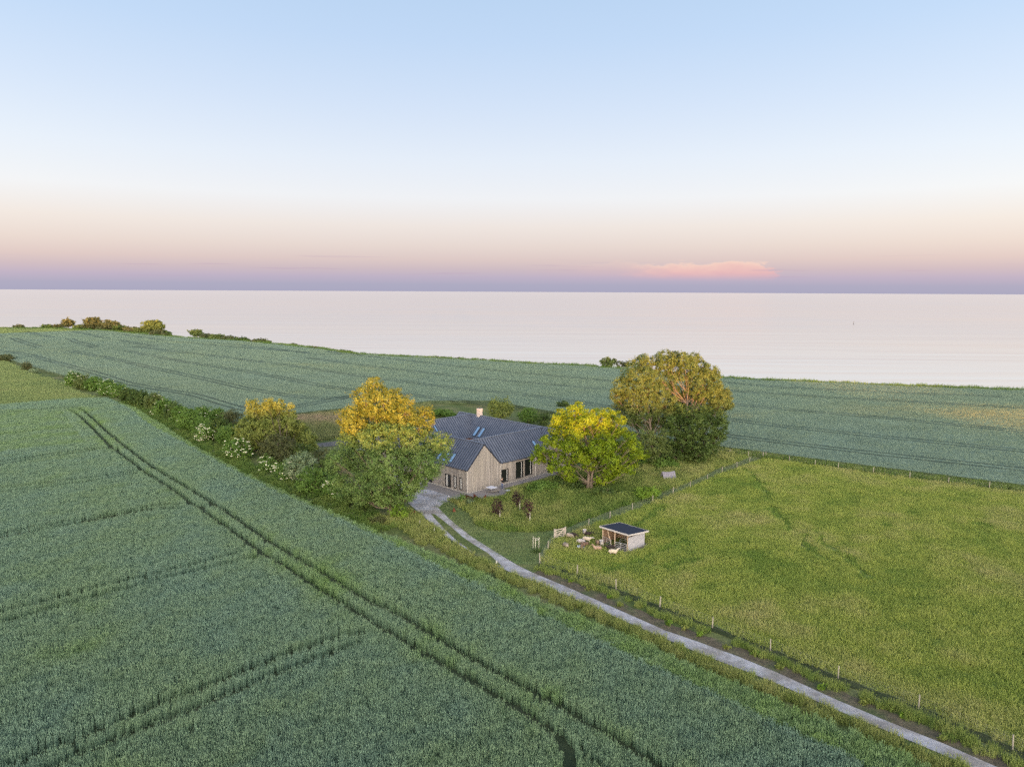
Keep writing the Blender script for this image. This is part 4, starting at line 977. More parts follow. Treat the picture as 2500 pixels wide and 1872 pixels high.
ga, gb = G(1356, 1316), G(1378, 1311.5); gt = empty('field_gate', ga, math.atan2(gb.y-ga.y, gb.x-ga.x)); GL = (gb-ga).length
tag(gt, 'five-bar wooden field gate with a diagonal brace', 'gate')
for x in (-.12, GL+.12): MB().box(x-.07, -.07, 0, x+.07, .07, 1.32).build('gate_post', M_gate, gt)
for x in (.02, GL-.1): MB().box(x, -.035, .12, x+.08, .035, 1.22).build('stile', M_gate, gt)
for i, z in enumerate((.16, .38, .60, .84, 1.1)): MB().box(.1, -.02, z, GL-.1, .02, z+(.08 if i < 4 else .11)).build('rail', M_gate, gt)
MB().beam((.12, -.035, .18), (GL-.12, -.035, 1.14), .03, .08).build('brace', M_gate, gt)
# free standing small posts
def lone_post(px, py, h, r, label, mat=M_post):
    b = G(px, py); o = MB().tube([(0, 0, 0), (.02, .01, h)], [r, r*.95], 8).build('post', mat, None, b); o.name = 'marker_post'; tag(o, label, 'post'); return o
M_pw = simple('pale_stake', (.52, .50, .42), .8, .2, 0, .1)
lone_post(1212, 1375, .32, .09, 'short white post on the grass at the left edge of the drive', M_pw)
lone_post(1025, 1284, .75, .03, 'thin pale stake in the verge nearest the rounded tree', M_pw)
lone_post(1060, 1303, .75, .03, 'thin pale stake in the verge halfway along the double wheel track', M_pw)
lone_post(1091, 1316, .6, .025, 'small pale stake at the edge of the gravel, farthest from the house', M_pw)

# A-frame hut of weathered shingles
hp = G(1631, 1174); hut = empty('hen_hut', hp, R(14)); tag(hut, 'small grey shingled A-frame hut in the long grass', 'hut')
M_shi = simple('grey_shingle', (.185, .18, .21), .85, .2, 0, .22, 5)
HWd, HH, HB = 2.15, 1.5, .95
shm = None
for side in (-1, 1):
    for r_ in range(6):
        for c in range(7):
            t0 = r_/6; t1 = (r_+1.25)/6; x0 = -HWd/2+c*HWd/7; x1 = x0+HWd/7-.012
            sag = lambda x: .14*(2*x/HWd)**2
            def P_(x, t, h): return Vector((x*(1+.0*t), side*(HB*(1-t)**1.05+.02)+side*h, HH*t*1.0+sag(x)*t-.02))
            h = .03+random.uniform(0, .012)
            m = MB().hexa([P_(x0, t0, 0), P_(x1, t0, 0), P_(x1, min(t1, 1), 0), P_(x0, min(t1, 1), 0), P_(x0, t0, h+.03), P_(x1, t0, h+.03), P_(x1, min(t1, 1), h-.01), P_(x0, min(t1, 1), h-.01)])
            m.build('shingle', M_shi, hut)
MB().add([(HWd/2-.05, -HB+.05, 0), (HWd/2-.05, HB-.05, 0), (HWd/2-.05, 0, HH+.05), (HWd/2-.08, -HB+.05, 0), (HWd/2-.08, HB-.05, 0), (HWd/2-.08, 0, HH+.05)], [(0, 1, 2), (5, 4, 3), (0, 3, 4, 1), (1, 4, 5, 2), (2, 5, 3, 0)]).build('end_board', M_back, hut)
MB().add([(-HWd/2+.3, -HB+.1, 0), (-HWd/2+.3, HB-.1, 0), (-HWd/2+.3, 0, HH-.05), (-HWd/2+.33, -HB+.1, 0), (-HWd/2+.33, HB-.1, 0), (-HWd/2+.33, 0, HH-.05)], [(0, 2, 1), (5, 3, 4), (0, 1, 4, 3), (1, 2, 5, 4), (2, 0, 3, 5)]).build('end_board', M_blk, hut)

# distant marker buoy on the sea
d = ray(2084, 791); t = (SEA_Z-CAM_H)/d[2]; by_ = empty('marker_buoy', (d[0]*t, d[1]*t, SEA_Z)); tag(by_, 'tiny dark marker buoy with a flag far out on the water', 'buoy')
V, F = bowl(.1, -.3, .8, .25, 12, 4); mb = MB(); mb.add(V, F); V, F = bowl(.8, .25, .1, .9, 12, 4); mb.add(V, F); mb.build('float', M_blk, by_, smooth_=True)
MB().tube([(0, 0, .5), (.5, 0, 3.2)], .09, 6).build('mast', M_blk, by_); MB().box(-.7, -.03, 1.6, .42, .03, 2.7).build('flag', M_blk, by_)

# ================================================================== TREES, BUSHES
M_bark = simple('bark', (.15, .12, .09), .9, .15, 0, .35, 4); M_barkp = simple('pale_bark', (.26, .20, .15), .9, .15, 0, .3, 4); M_barkd = simple('dark_bark', (.09, .07, .055), .9, .15, 0, .3, 4)
LV = {
 'sunlit_gold': foliage('leaves_sunlit_gold', (.085, .115, .02), (.175, .205, .032), (.28, .29, .055), .35),  # evening sunlight mixed into the leaf colour of the upper crown
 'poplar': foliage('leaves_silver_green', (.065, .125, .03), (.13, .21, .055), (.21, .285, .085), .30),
 'maple': foliage('leaves_fresh_green', (.065, .12, .008), (.175, .26, .012), (.30, .36, .02), .36),
 'olive': foliage('leaves_olive', (.06, .095, .025), (.11, .155, .04), (.165, .205, .06), .33),
 'dark': foliage('leaves_dark_green', (.03, .055, .012), (.065, .11, .024), (.13, .18, .04), .3),
 'green': foliage('leaves_mid_green', (.06, .12, .02), (.11, .20, .035), (.17, .27, .06), .35),
 'brown': foliage('leaves_brown_green', (.055, .06, .025), (.085, .10, .035), (.12, .14, .05), .3),
 'grey': foliage('leaves_grey_green', (.12, .18, .09), (.19, .26, .14), (.28, .34, .20), .3),
 'willow': foliage('leaves_yellow_green', (.12, .16, .04), (.20, .245, .055), (.30, .33, .09), .4),
 'bright': foliage('leaves_bright_green', (.09, .17, .02), (.16, .27, .03), (.24, .35, .05), .4),
 'coast': foliage('leaves_coast', (.05, .075, .03), (.09, .11, .045), (.16, .15, .06), .3),
 'purple': foliage('leaves_purple', (.022, .010, .012), (.045, .018, .022), (.09, .035, .035), .25),
}
s = MT('elder_blossom'); M_blos = s.fin((.78, .75, .55), .8, .2)
def leaf_cloud(cent, out, nper, rad, size, rs, flat=.35):
    """cent (n,3) clump centres, out (n,3) outward directions -> V,F arrays of leaf quads"""
    n = len(cent); m = n*nper
    c = np.repeat(cent, nper, 0); o = np.repeat(out, nper, 0); r_ = np.repeat(rad, nper)[:, None]
    p = c+rs.normal(0, 1, (m, 3))*r_*np.array([.55, .55, .42])
    nr = o*.9+rs.normal(0, .75, (m, 3))+np.array([0, 0, .35]); nr /= np.linalg.norm(nr, axis=1)[:, None]
    t = rs.normal(0, 1, (m, 3)); t -= nr*(t*nr).sum(1)[:, None]; t /= np.linalg.norm(t, axis=1)[:, None]+1e-9; b = np.cross(nr, t)
    s_ = (size*rs.uniform(.6, 1.35, m))[:, None]
    V = np.stack([p-t*s_*.62, p-b*s_*.34-t*.05*s_, p+t*s_*.62, p+b*s_*.34-t*.05*s_], 1).reshape(-1, 3)
    F = np.arange(m*4).reshape(-1, 4); return V, F
def crown_pts(lobes, dens_, rs, shell=(.70, 1.04), inner=.25, holes=.0):
    C = []; O = []
    for (c, r, sq) in lobes:
        n = max(6, int(dens_*r*r)); d = rs.normal(0, 1, (n, 3)); d /= np.linalg.norm(d, axis=1)[:, None]
        k = rs.uniform(shell[0], shell[1], n); ins = rs.random(n) < inner; k[ins] = rs.uniform(.25, shell[0], ins.sum())
        ph = rs.uniform(0, 6, 3); bump = 1+.16*np.sin(d[:, 0]*4+ph[0])*np.sin(d[:, 1]*4+ph[1])+.12*np.sin(d[:, 2]*6+ph[2])
        C.append(np.array(c)+d*(k*bump*r)[:, None]*np.array([1, 1, sq])); O.append(d)
    C = np.vstack(C); O = np.vstack(O)
    # drop clumps buried deep inside several lobes
    dep = np.zeros(len(C))
    for (c, r, sq) in lobes:
        q = (C-np.array(c))/np.array([r, r, r*sq]); dep += (np.linalg.norm(q, axis=1) < .62)
    keep = (dep < 1) | (rs.random(len(C)) < .22)
    if holes: 
        f = np.sin(C[:, 0]*1.9+1)*np.sin(C[:, 1]*1.7+2)*np.sin(C[:, 2]*2.1)+.5*np.sin(C[:, 0]*4.1)*np.sin(C[:, 2]*3.7)
        keep &= f > -holes
    return C[keep], O[keep]
def tree(name, base, lobes, leaf, label, cat='tree', group=None, bark=None, trunk_r=.35, fork=.3, dens_=9, nper=22, lsize=.22, crad=.42, seed=1, limbs=True, blossom=0, trunks=1, inner=.25, holes=0, shell=(.70, 1.04), zmin=.15, limb_to=None):
    rs = np.random.default_rng(seed); base = Vector(base)
    root = empty(name, base); tag(root, label, cat, group)
    lb = [((c[0]-base.x, c[1]-base.y, c[2]-base.z), r, sq) for (c, r, sq) in lobes]
    C, O = crown_pts(lb, dens_, rs, shell, inner, holes); k = C[:, 2] > zmin; C, O = C[k], O[k]
    rad = rs.uniform(.65, 1.25, len(C))*crad
    V, F = leaf_cloud(C, O, nper, rad, lsize, rs); zlow = V[:, 2] < .05; V[zlow, 2] = .05
    o = fast('crown', V, F, LV[leaf] if isinstance(leaf, str) else leaf, root); o['kind'] = 'stuff'
    top = max(c[2]+r*.4 for c, r, sq in lb); mb = MB(); cz = np.mean([c[2] for c, r, sq in lb]); cx = np.mean([c[0] for c, r, sq in lb]); cy = np.mean([c[1] for c, r, sq in lb])
    bark = bark or M_bark; tops = []
    for t in range(trunks):
        off = Vector((math.cos(t*2.6)*trunk_r*1.1, math.sin(t*2.6)*trunk_r*.6, 0)) if trunks > 1 else Vector((0, 0, 0))
        pth = []
        for i in range(9):
            f = i/8; pth.append(off*(1+f*2.5)+Vector((cx*f**1.5+.25*math.sin(f*5+t*2+seed), cy*f**1.5+.2*math.sin(f*4+seed), -.1+f*top*.86)))
        mb.tube(pth, [trunk_r*(1.35 if i == 0 else 1)*(1-.95*(i/8)**.7)+.012 for i in range(9)], 8); tops.append(pth)
    mb.build('trunk', bark, root, smooth_=True)
    if limbs:
        ml = MB()
        for (c, r, sq) in (lb if limb_to is None else lb[:limb_to]):
            pth = tops[rs.integers(0, trunks)]; c = Vector(c)
            j = max(1, min(7, int(8*max(.12, (c.z-r*.9-c.xy.length*.35)/max(top, .1)))))
            a = pth[j]; r0 = trunk_r*(1-.8*(j/8))*.30+.012
            mid = a.lerp(c, .5)+Vector((0, 0, -.12*(c-a).length))+Vector(rs.normal(0, .08*r+.02, 3))
            p = [a, a.lerp(mid, .5)+Vector(rs.normal(0, .04, 3)*r), mid, mid.lerp(c, .5)+Vector(rs.normal(0, .06, 3)*r), c]
            ml.tube(p, [r0, r0*.8, r0*.6, r0*.42, r0*.25], 6)
            for q in range(5):
                d = Vector(rs.normal(0, 1, 3)); d.normalize(); d.z = abs(d.z)*.6; st = p[2+rs.integers(0, 3)]; en = c+d*r*.85*.9
                ml.tube([st, st.lerp(en, .5)+Vector(rs.normal(0, .06, 3)*r), en], [r0*.3, r0*.2, r0*.07], 4)
        ml.build('limbs', bark, root, smooth_=True)
    if blossom:
        kx = (O[:, 1] < .25) & (rs.random(len(C)) < blossom*.6); c2 = C[kx]+O[kx]*crad*.8
        if len(c2):
            n = len(c2); m = 7; pc = np.repeat(c2, m, 0)+rs.normal(0, .10, (n*m, 3))*np.array([1, 1, .35]); s_ = rs.uniform(.035, .075, n*m)[:, None]
            t = np.tile([1., 0, 0], (n*m, 1)); b = np.tile([0, .8, .6], (n*m, 1)); V = np.stack([pc-t*s_, pc-b*s_, pc+t*s_, pc+b*s_], 1).reshape(-1, 3)
            o = fast('blossom', V, np.arange(n*m*4).reshape(-1, 4), M_blos, root); o['kind'] = 'stuff'
    return root
def LB(lst, sx, ox, oy, Y, rs_, dy=2.0, sq=.9):
    """lobes given in enlarged-picture coordinates (x, y, radius[, depth offset])"""
    out = []
    for q in lst:
        x, y, r = q[:3]; yo = q[3] if len(q) > 3 else rs_.uniform(-dy, dy)
        p = AT(ox+x/sx, oy+y/sx, Y+yo); out.append(((p.x, p.y, p.z), r/sx/ppm(Y)*1.0, sq))
    return out
rs0 = np.random.default_rng(5)
# the big tree by the drive
L1 = LB([(660, 250, 80), (720, 330, 85), (560, 360, 90), (620, 430, 120), (760, 440, 130), (880, 400, 100), (480, 520, 100), (390, 590, 80), (470, 680, 100), (610, 600, 140), (780, 610, 150), (950, 560, 130), (970, 440, 80), (1060, 620, 120), (1170, 560, 90), (1210, 650, 80), (1120, 700, 90),
         (430, 820, 100), (560, 830, 130), (720, 800, 150), (900, 800, 160), (1060, 830, 130), (1230, 860, 130), (1370, 830, 90), (1330, 930, 110), (330, 960, 100), (260, 1000, 60), (450, 1000, 120), (610, 1040, 160), (820, 1050, 180), (1030, 1050, 170), (1190, 1050, 130), (1270, 1100, 80), (350, 1120, 80), (560, 1240, 120), (720, 1260, 150), (900, 1260, 160), (1060, 1250, 110), (1020, 1360, 60), (680, 1380, 80), (860, 1390, 90)], 4.14, 750, 880, 93, rs0, 2.8)
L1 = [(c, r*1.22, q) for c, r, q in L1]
L1a = [((c[0]*1.03, c[1]+3.5, 29.68+(c[2]-29.68)*1.037), r*1.05, q) for c, r, q in L1[:17]]; L1b = L1[17:]  # upper lobes split off to carry the sunlit gold leaf colour
tree('tall_tree', G(955, 1230), L1a, 'sunlit_gold', 'tall tree with a pointed golden lit crown behind the rounded green tree', bark=M_barkp, trunk_r=.36, dens_=36, nper=26, lsize=.18, crad=.36, seed=3, holes=.75, zmin=3)
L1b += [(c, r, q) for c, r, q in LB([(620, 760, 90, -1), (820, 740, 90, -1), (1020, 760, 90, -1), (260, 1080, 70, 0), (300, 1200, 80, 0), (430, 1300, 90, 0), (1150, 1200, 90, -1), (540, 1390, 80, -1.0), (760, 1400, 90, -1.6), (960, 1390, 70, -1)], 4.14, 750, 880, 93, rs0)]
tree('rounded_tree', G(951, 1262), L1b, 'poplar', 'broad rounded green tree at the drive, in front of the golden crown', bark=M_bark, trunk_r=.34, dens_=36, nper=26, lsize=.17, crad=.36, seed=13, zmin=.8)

# the maple
L2 = LB([(530, 620, 50), (480, 660, 50), (570, 680, 60), (370, 680, 45), (330, 760, 60), (420, 760, 70), (520, 780, 80), (640, 760, 75), (720, 690, 60), (820, 680, 55), (900, 700, 50), (780, 770, 80), (880, 790, 80), (970, 760, 50), (300, 860, 65), (400, 880, 70), (510, 900, 85), (640, 890, 90), (760, 890, 90), (880, 890, 85), (980, 880, 55), (1060, 920, 50), (1030, 990, 60), (1100, 1010, 50),
         (230, 960, 60), (330, 980, 75), (450, 1010, 85), (580, 1030, 90), (710, 1030, 95), (840, 1020, 90), (950, 1030, 75), (1110, 1090, 65), (1190, 1110, 50), (150, 1060, 60), (120, 1140, 60), (220, 1120, 75), (330, 1130, 80), (450, 1150, 80), (590, 1120, 85, -1.0), (650, 1190, 70, -.5), (740, 1130, 85, 2.5), (870, 1160, 85), (990, 1150, 70), (1080, 1180, 60), (290, 1230, 55), (420, 1260, 70), (470, 1340, 55), (460, 1400, 40),
         (790, 1260, 60, 1.5), (870, 1270, 80), (940, 1240, 60), (1060, 1260, 45), (780, 1360, 70), (860, 1350, 55), (820, 1430, 45)], 4.096, 1280, 840, 106, rs0, 3.0)
L2 = [(c, r*1.10, .80) for c, r, q in L2]
tree('maple_tree', G(1440, 1197), L2, 'maple', 'broad bright green maple with a yellow-lit top in front of the farmhouse', bark=M_bark, trunk_r=.28, trunks=2, dens_=44, nper=24, lsize=.20, crad=.29, seed=4, inner=.26, shell=(.78, 1.05), zmin=1.2)
# the group of big trees on the right
L3 = LB([(1180, 150, 40), (1240, 170, 50), (1150, 200, 55), (1090, 220, 50), (1350, 140, 45), (1420, 140, 60), (1500, 150, 60), (1590, 150, 65), (1690, 150, 55), (1730, 200, 60), (1640, 220, 75), (1520, 230, 75), (1400, 220, 65), (1300, 240, 60), (1790, 240, 55), (1860, 270, 55), (1910, 300, 40), (1820, 330, 70), (1720, 310, 70), (1780, 420, 95), (1880, 400, 70), (1700, 470, 80), (1840, 520, 100), (1930, 490, 70), (2000, 520, 60), (2020, 600, 50), (1960, 600, 70), (1700, 600, 110), (1830, 640, 90), (1460, 340, 60), (1420, 420, 50), (1600, 330, 55), (1660, 540, 80), (1500, 470, 60), (1540, 640, 80), (1620, 680, 90)], 4.096, 1280, 840, 131, rs0, 2.6)
L3 = [(c, r*1.42, q) for c, r, q in L3]
tree('tall_tree', G(1672, 1128), L3, 'olive', 'tallest olive-brown tree of the right-hand group, its crown open against the sea', bark=M_bark, trunk_r=.42, dens_=30, nper=28, lsize=.20, crad=.36, seed=5, inner=.15, holes=.7, zmin=4)
L4 = LB([(1040, 330, 80), (1140, 320, 90), (1230, 300, 80), (1290, 370, 90), (970, 430, 80), (1080, 440, 110), (1200, 450, 120), (1320, 480, 110), (920, 520, 60), (990, 560, 90), (1110, 570, 120), (1250, 590, 130), (1390, 590, 120), (1480, 600, 80), (960, 640, 60), (1060, 690, 90), (1180, 700, 90), (1320, 700, 110), (1430, 700, 100), (1100, 770, 60), (1050, 760, 50), (1500, 700, 70), (1180, 800, 60), (1320, 790, 75), (1420, 790, 70), (1250, 840, 50)], 4.096, 1280, 840, 125, rs0, 2.6)
L4 = [(c, r*1.22, q) for c, r, q in L4]
tree('leaning_tree', G(1590, 1138), L4, 'olive', 'rounded olive green tree left of the tallest tree in the right-hand group', bark=M_bark, trunk_r=.34, dens_=34, nper=26, lsize=.18, crad=.34, seed=6, holes=.8, zmin=3)
L5 = LB([(1560, 660, 70), (1480, 770, 60), (1440, 1090, 55), (1400, 1010, 50), (2000, 900, 45), (1600, 720, 90), (1700, 720, 110), (1820, 740, 110), (1560, 830, 110), (1680, 860, 140), (1830, 870, 130), (1930, 830, 90), (1940, 740, 80), (1990, 800, 50), (1960, 900, 60), (1470, 860, 60), (1500, 960, 90), (1620, 990, 130), (1770, 1000, 130), (1880, 970, 80), (1480, 1060, 80), (1590, 1090, 90), (1730, 1100, 90), (1820, 1070, 70)], 4.096, 1280, 840, 123, rs0, 2.0)
L5 = [(c, r*1.15, q) for c, r, q in L5]
tree('broad_tree', G(1690, 1132), L5, 'dark', 'low dark green tree under the tallest one at the edge of the pasture', bark=M_barkd, trunk_r=.28, dens_=30, nper=20, lsize=.24, crad=.36, seed=7, shell=(.6, 1.16), holes=.6)
L6 = LB([(1260, 900, 50), (1230, 960, 60), (1310, 970, 60), (1270, 1040, 80), (1220, 1060, 60), (1340, 1050, 50), (1280, 1120, 60), (1370, 950, 60), (1400, 880, 50), (1180, 900, 50), (1160, 1000, 55), (1400, 1040, 60)], 4.096, 1280, 840, 118, rs0, 1.0)
tree('small_tree', G(1592, 1142), L6, 'olive', 'small olive green tree between the maple and the dark tree', trunk_r=.12, dens_=40, nper=18, lsize=.2, crad=.3, seed=8)

# bushes given by picture centre, radii and ground line
def bush(px, py, rx, ry, leaf, label, group=None, name='bush', n=5, blossom=0, seed=0, cat='bush', base_y=None, **k):
    rs = np.random.default_rng(seed+int(px)*3+int(py)); g = G(px, base_y if base_y else py+ry*.92); Y = g.y; s_ = ppm(Y); lob = []
    for i in range(n):
        a = 2*math.pi*i/n+rs.uniform(-.4, .4); qx = px+math.cos(a)*rx*.48; qy = py+math.sin(a)*ry*.42
        p = AT(qx, qy, Y+rs.uniform(-.5, .9)*rx/s_*.6); lob.append(((p.x, p.y, p.z), max(rx, ry)*.58/s_*rs.uniform(.85, 1.1), min(1.1, ry/rx*1.05)))
    p = AT(px, py, Y+.3*rx/s_); lob.append(((p.x, p.y, p.z), min(rx, ry)*.72/s_, 1))
    base = (g.x, g.y+.25*rx/s_, hz(g.x, g.y+.25*rx/s_))
    kw = dict(trunk_r=max(.05, rx/s_*.05), dens_=34, nper=16, lsize=.2, crad=.32, seed=seed+int(px), limbs=rx > 18, zmin=.0); kw.update(k)
    far = max(1, Y/150.0)
    kw['lsize'] *= far**.8; kw['crad'] *= far**.5; kw['dens_'] /= far**1.2
    return tree(name, base, lob, leaf, label, cat, group, blossom=blossom, **kw)
Z5 = lambda x, y: (550+x/4.6, 940+y/4.6)
LH = LB([(310, 230, 55), (330, 320, 75), (480, 210, 50), (480, 300, 80), (420, 380, 100), (610, 220, 50), (620, 310, 80), (735, 230, 28), (730, 330, 50), (560, 400, 110), (700, 430, 90), (290, 420, 80), (200, 480, 80), (340, 530, 110), (480, 520, 110), (180, 600, 80), (300, 650, 100), (430, 640, 80), (800, 470, 80), (680, 540, 110), (830, 570, 100), (920, 600, 80), (780, 660, 90), (900, 700, 80), (960, 690, 60)], 4.6, 550, 940, 133, rs0, 2.0)
LH = [(c, r*1.32, q) for c, r, q in LH]
tree('willow_tree', G(700, 1128), LH, 'willow', 'wide yellow-topped willow rising from the hedge left of the golden crown', trunk_r=.16, dens_=40, nper=20, lsize=.23, crad=.36, seed=9, bark=M_barkd)
hedge = 'bushes in the hedge between the fields'
def zb(x, y, r, ry, leaf, label, **k):
    r *= 1.28; ry *= 1.22; px, py = Z5(x, y); return bush(px, py, r/4.6, ry/4.6, leaf, label, k.pop('group', None), **k)
zb(600, 720, 190, 130, 'brown', 'brown-green thicket at the foot of the yellow-topped willow', n=7)
zb(850, 760, 130, 90, 'dark', 'dark green bush on the right foot of the yellow-topped willow')
zb(60, 380, 110, 100, 'brown', 'dark brownish bush just left of the yellow-topped willow')
zb(40, 560, 110, 110, 'green', 'mid green bush left of the yellow-topped willow, below the brownish one')
zb(150, 720, 140, 95, 'green', 'elder thick with white blossom on the left foot of the willow', name='elder_bush', blossom=.5, n=6)
zb(480, 880, 90, 90, 'green', 'small elder with scattered white blossom below the brown thicket', name='elder_bush', blossom=.35)
zb(690, 950, 110, 110, 'green', 'elder covered in cream blossom right of the brown thicket', name='elder_bush', blossom=.75)
zb(860, 930, 150, 150, 'grey', 'grey-green willow bush between the blossoming elder and the rounded tree', n=6)
zb(1060, 860, 110, 140, 'brown', 'dark reddish-brown shrub touching the left side of the rounded tree')
zb(1130, 970, 130, 130, 'dark', 'very dark shrub under the left boughs of the rounded tree')
zb(990, 1080, 165, 140, 'green', 'fresh green bush at the wheat edge left of the rounded tree', n=6)
zb(1230, 1150, 120, 120, 'green', 'blossoming elder in front of the rounded tree', name='elder_bush', blossom=.42, n=6)
zb(1400, 1240, 130, 90, 'poplar', 'silvery green bush in front of the trunk foot of the rounded tree', n=6)
zb(1580, 1310, 120, 80, 'dark', 'dark low shrub left of the trunk of the rounded tree', n=6)
bush(975, 1252, 24, 22, 'bright', 'bright green bush on the right of the trunk of the rounded tree', n=5)
bush(925, 1270, 22, 10, 'brown', 'low brownish weeds at the trunk of the rounded tree')
Z6 = lambda x, y: (150+x/3.403, 880+y/3.403)
hl = [(100, 175, 50, 50, 'green', .75, 'far end bush of the hedge, white with blossom'), (180, 195, 48, 48, 'olive', .3, 'second bush from the far end of the hedge, warm lit'), (270, 205, 60, 48, 'green', .12, 'dark green bush third from the far end of the hedge'), (385, 240, 62, 50, 'green', .4, 'blossom-dotted bush fourth from the far end of the hedge'),
      (470, 262, 55, 48, 'green', .3, 'bush fifth from the far end of the hedge with a few white flowers'), (560, 300, 66, 48, 'dark', 0, 'dark low bush where the hedge thickens'), (650, 330, 66, 52, 'dark', 0, 'plain dark bush in the plain stretch of the hedge'), (760, 355, 66, 54, 'olive', .06, 'paler olive bush in the middle of the hedge'),
      (850, 400, 60, 54, 'green', .35, 'hedge bush with a white blossoming lower side'), (930, 435, 66, 58, 'dark', .02, 'round dark bush past the middle of the hedge'), (1000, 470, 60, 62, 'green', .12, 'green bush with pinkish white specks low down in the hedge'), (1065, 520, 75, 72, 'green', 0, 'lighter rounded bush of the hedge before the elder'),
      (1160, 480, 80, 62, 'green', .15, 'tall green hedge bush with white on its top'), (1160, 560, 70, 60, 'green', 0, 'green bush low in the hedge beside the lighter rounded one'), (1290, 480, 75, 56, 'green', .05, 'green bush on the hedge top right of the one with the white top'),
      (1195, 620, 52, 60, 'green', 1.0, 'elder bush with the most blossom, standing alone left of the dark shrubs'), (1300, 590, 75, 75, 'dark', 0, 'dark shrub right of the heavily blossoming elder'), (1380, 650, 62, 62, 'green', 0, 'low green shrub at the foot of the hedge near the willow')]
for (x, y, rx, ry, lf, bl_, lab) in hl:
    px, py = Z6(x, y); bush(px, py-ry*.12/3.403, rx*1.3/3.403, ry*1.5/3.403, lf, lab, hedge, 'hedge_bush', n=7, blossom=bl_*.9, lsize=.24, dens_=44, base_y=py+ry*.95/3.403)
# shrubs behind and around the farmhouse
Z1 = lambda x, y: (1000+x/4.424, 940+y/4.424)
for (x, y, rx, ry, lf, lab) in [(985, 245, 150, 125, 'willow', 'large round shrub behind the farmhouse roof, right of the chimney'), (1290, 330, 125, 85, 'green', 'dark green shrub behind the farmhouse roof, between the round shrub and the maple'), (1450, 370, 90, 70, 'dark', 'dark shrub half hidden by the top left of the maple'), (1660, 215, 80, 50, 'dark', 'far small shrub showing over the top left of the maple'),
                               (340, 300, 110, 40, 'green', 'low shrub left of the far roof gable'), (440, 320, 60, 36, 'green', 'small light shrub touching the far roof gable')]:
    px, py = Z1(x, y); bush(px, py, rx/4.424, ry/4.424, lf, lab, None, 'shrub', n=6, base_y=max(py+ry/4.424, 1000 if x < 500 else 1030 if x < 1500 else 1000))
bush(1580, 1204, 30, 17, 'bright', 'light green bush beside the wire fence, below the grey hut', name='shrub', n=7)
bush(1125, 1218, 12, 15, 'green', 'dark green grassy clump at the house corner', name='ornamental_grass', n=4, cat='plant', lsize=.16)
bush(1146, 1226, 11, 11, 'grey', 'pale silvery grass clump in front of the rusty screens', name='ornamental_grass', n=4, cat='plant', lsize=.16)
bush(1165, 1222, 12, 9, 'dark', 'small dark shrub in front of the tall rusty screen', name='shrub', n=4, lsize=.16)
bush(1330, 1190, 40, 14, 'green', 'low green thicket in the garden left of the maple trunk', name='shrub', n=8)
bush(1390, 1183, 36, 16, 'dark', 'darker thicket directly behind the maple trunk', name='shrub', n=8)
bush(1480, 1205, 40, 14, 'dark', 'low dark undergrowth right of the maple trunk', name='shrub', n=8)
for (x, y, rx, ry, lf, lab) in [(1585, 1128, 30, 14, 'green', 'undergrowth under the small olive tree'), (1625, 1132, 32, 14, 'green', 'leafy undergrowth in front of the dark tree, above the grey hut'), (1668, 1118, 30, 16, 'dark', 'dark undergrowth at the foot of the dark tree'), (1545, 1112, 26, 18, 'dark', 'dark shrub between the maple and the right-hand trees'), (1720, 1105, 22, 12, 'dark', 'rightmost low shrub of the right-hand tree group')]:
    bush(x, y, rx, ry, lf, lab, None, 'shrub', n=6)
bush(1310, 1345, 10, 4, 'dark', 'dark weeds at the foot of the staked sapling', name='weeds', n=4, cat='plant', lsize=.12)
ORD = ['first', 'second', 'third', 'fourth', 'fifth', 'sixth', 'seventh', 'eighth', 'ninth', 'tenth', 'eleventh', 'twelfth', 'thirteenth', 'fourteenth', 'fifteenth', 'sixteenth', 'seventeenth', 'eighteenth', 'nineteenth', 'twentieth']
# blooming weeds along the drive
for i, (x, y, r_) in enumerate([(1392, 1418, 6), (1436, 1437, 6), (1487, 1456, 6), (1513, 1474, 8), (1632, 1520, 9), (1672, 1532, 7), (1708, 1548, 7), (1775, 1578, 7), (1846, 1594, 9), (1900, 1626, 8), (2006, 1676, 9), (2110, 1712, 12), (2205, 1745, 9), (2300, 1800, 10)]):
    bush(x, y, r_, r_*.8, 'bright' if i % 2 == 0 else 'willow', ORD[i]+' leafy weed along the bank of the drive, counted from the gate', 'leafy weeds on the drive bank', 'weed', n=3, cat='plant', lsize=.13, crad=.16, dens_=90, nper=9, limbs=False)
# left far shrubs and the trees along the coast
bush(14, 874, 20, 9, 'coast', 'low brownish bush at the left picture edge, on the meadow border', name='shrub'); bush(64, 894, 14, 12, 'coast', 'small dark bush on the meadow border', name='shrub'); bush(82, 906, 12, 6, 'grey', 'tiny pale bush beside the small dark one', name='shrub')
Z0 = lambda x, y: (x/3.16, 740+y/3.16)
coast_g = 'bushes along the far cliff edge'
def ctree(x, y, rx, ry, lf, lab, by=None, cat='tree', name='coast_tree', grp=None, **k):
    px, py = Z0(x, y); kw = dict(name=name, cat=cat, n=6, lsize=.42, crad=.55, dens_=16, nper=14); kw.update(k)
    bush(px, py, rx/3.16, ry/3.16, lf, lab, grp, base_y=(740+by/3.16) if by else None, **kw)
ctree(522, 150, 44, 32, 'coast', 'lone small tree at the left end of the far coast hedge', by=198); ctree(716, 160, 76, 46, 'coast', 'largest round dark tree on the far coast', by=208); ctree(852, 170, 62, 40, 'coast', 'second dark tree on the far coast, right of the largest', by=212)
ctree(1178, 178, 80, 48, 'olive', 'warm lit tree on the far coast, orange on its sunny side', by=238); ctree(1512, 228, 46, 26, 'olive', 'warm lit small tree starting the second coast hedge', by=264)
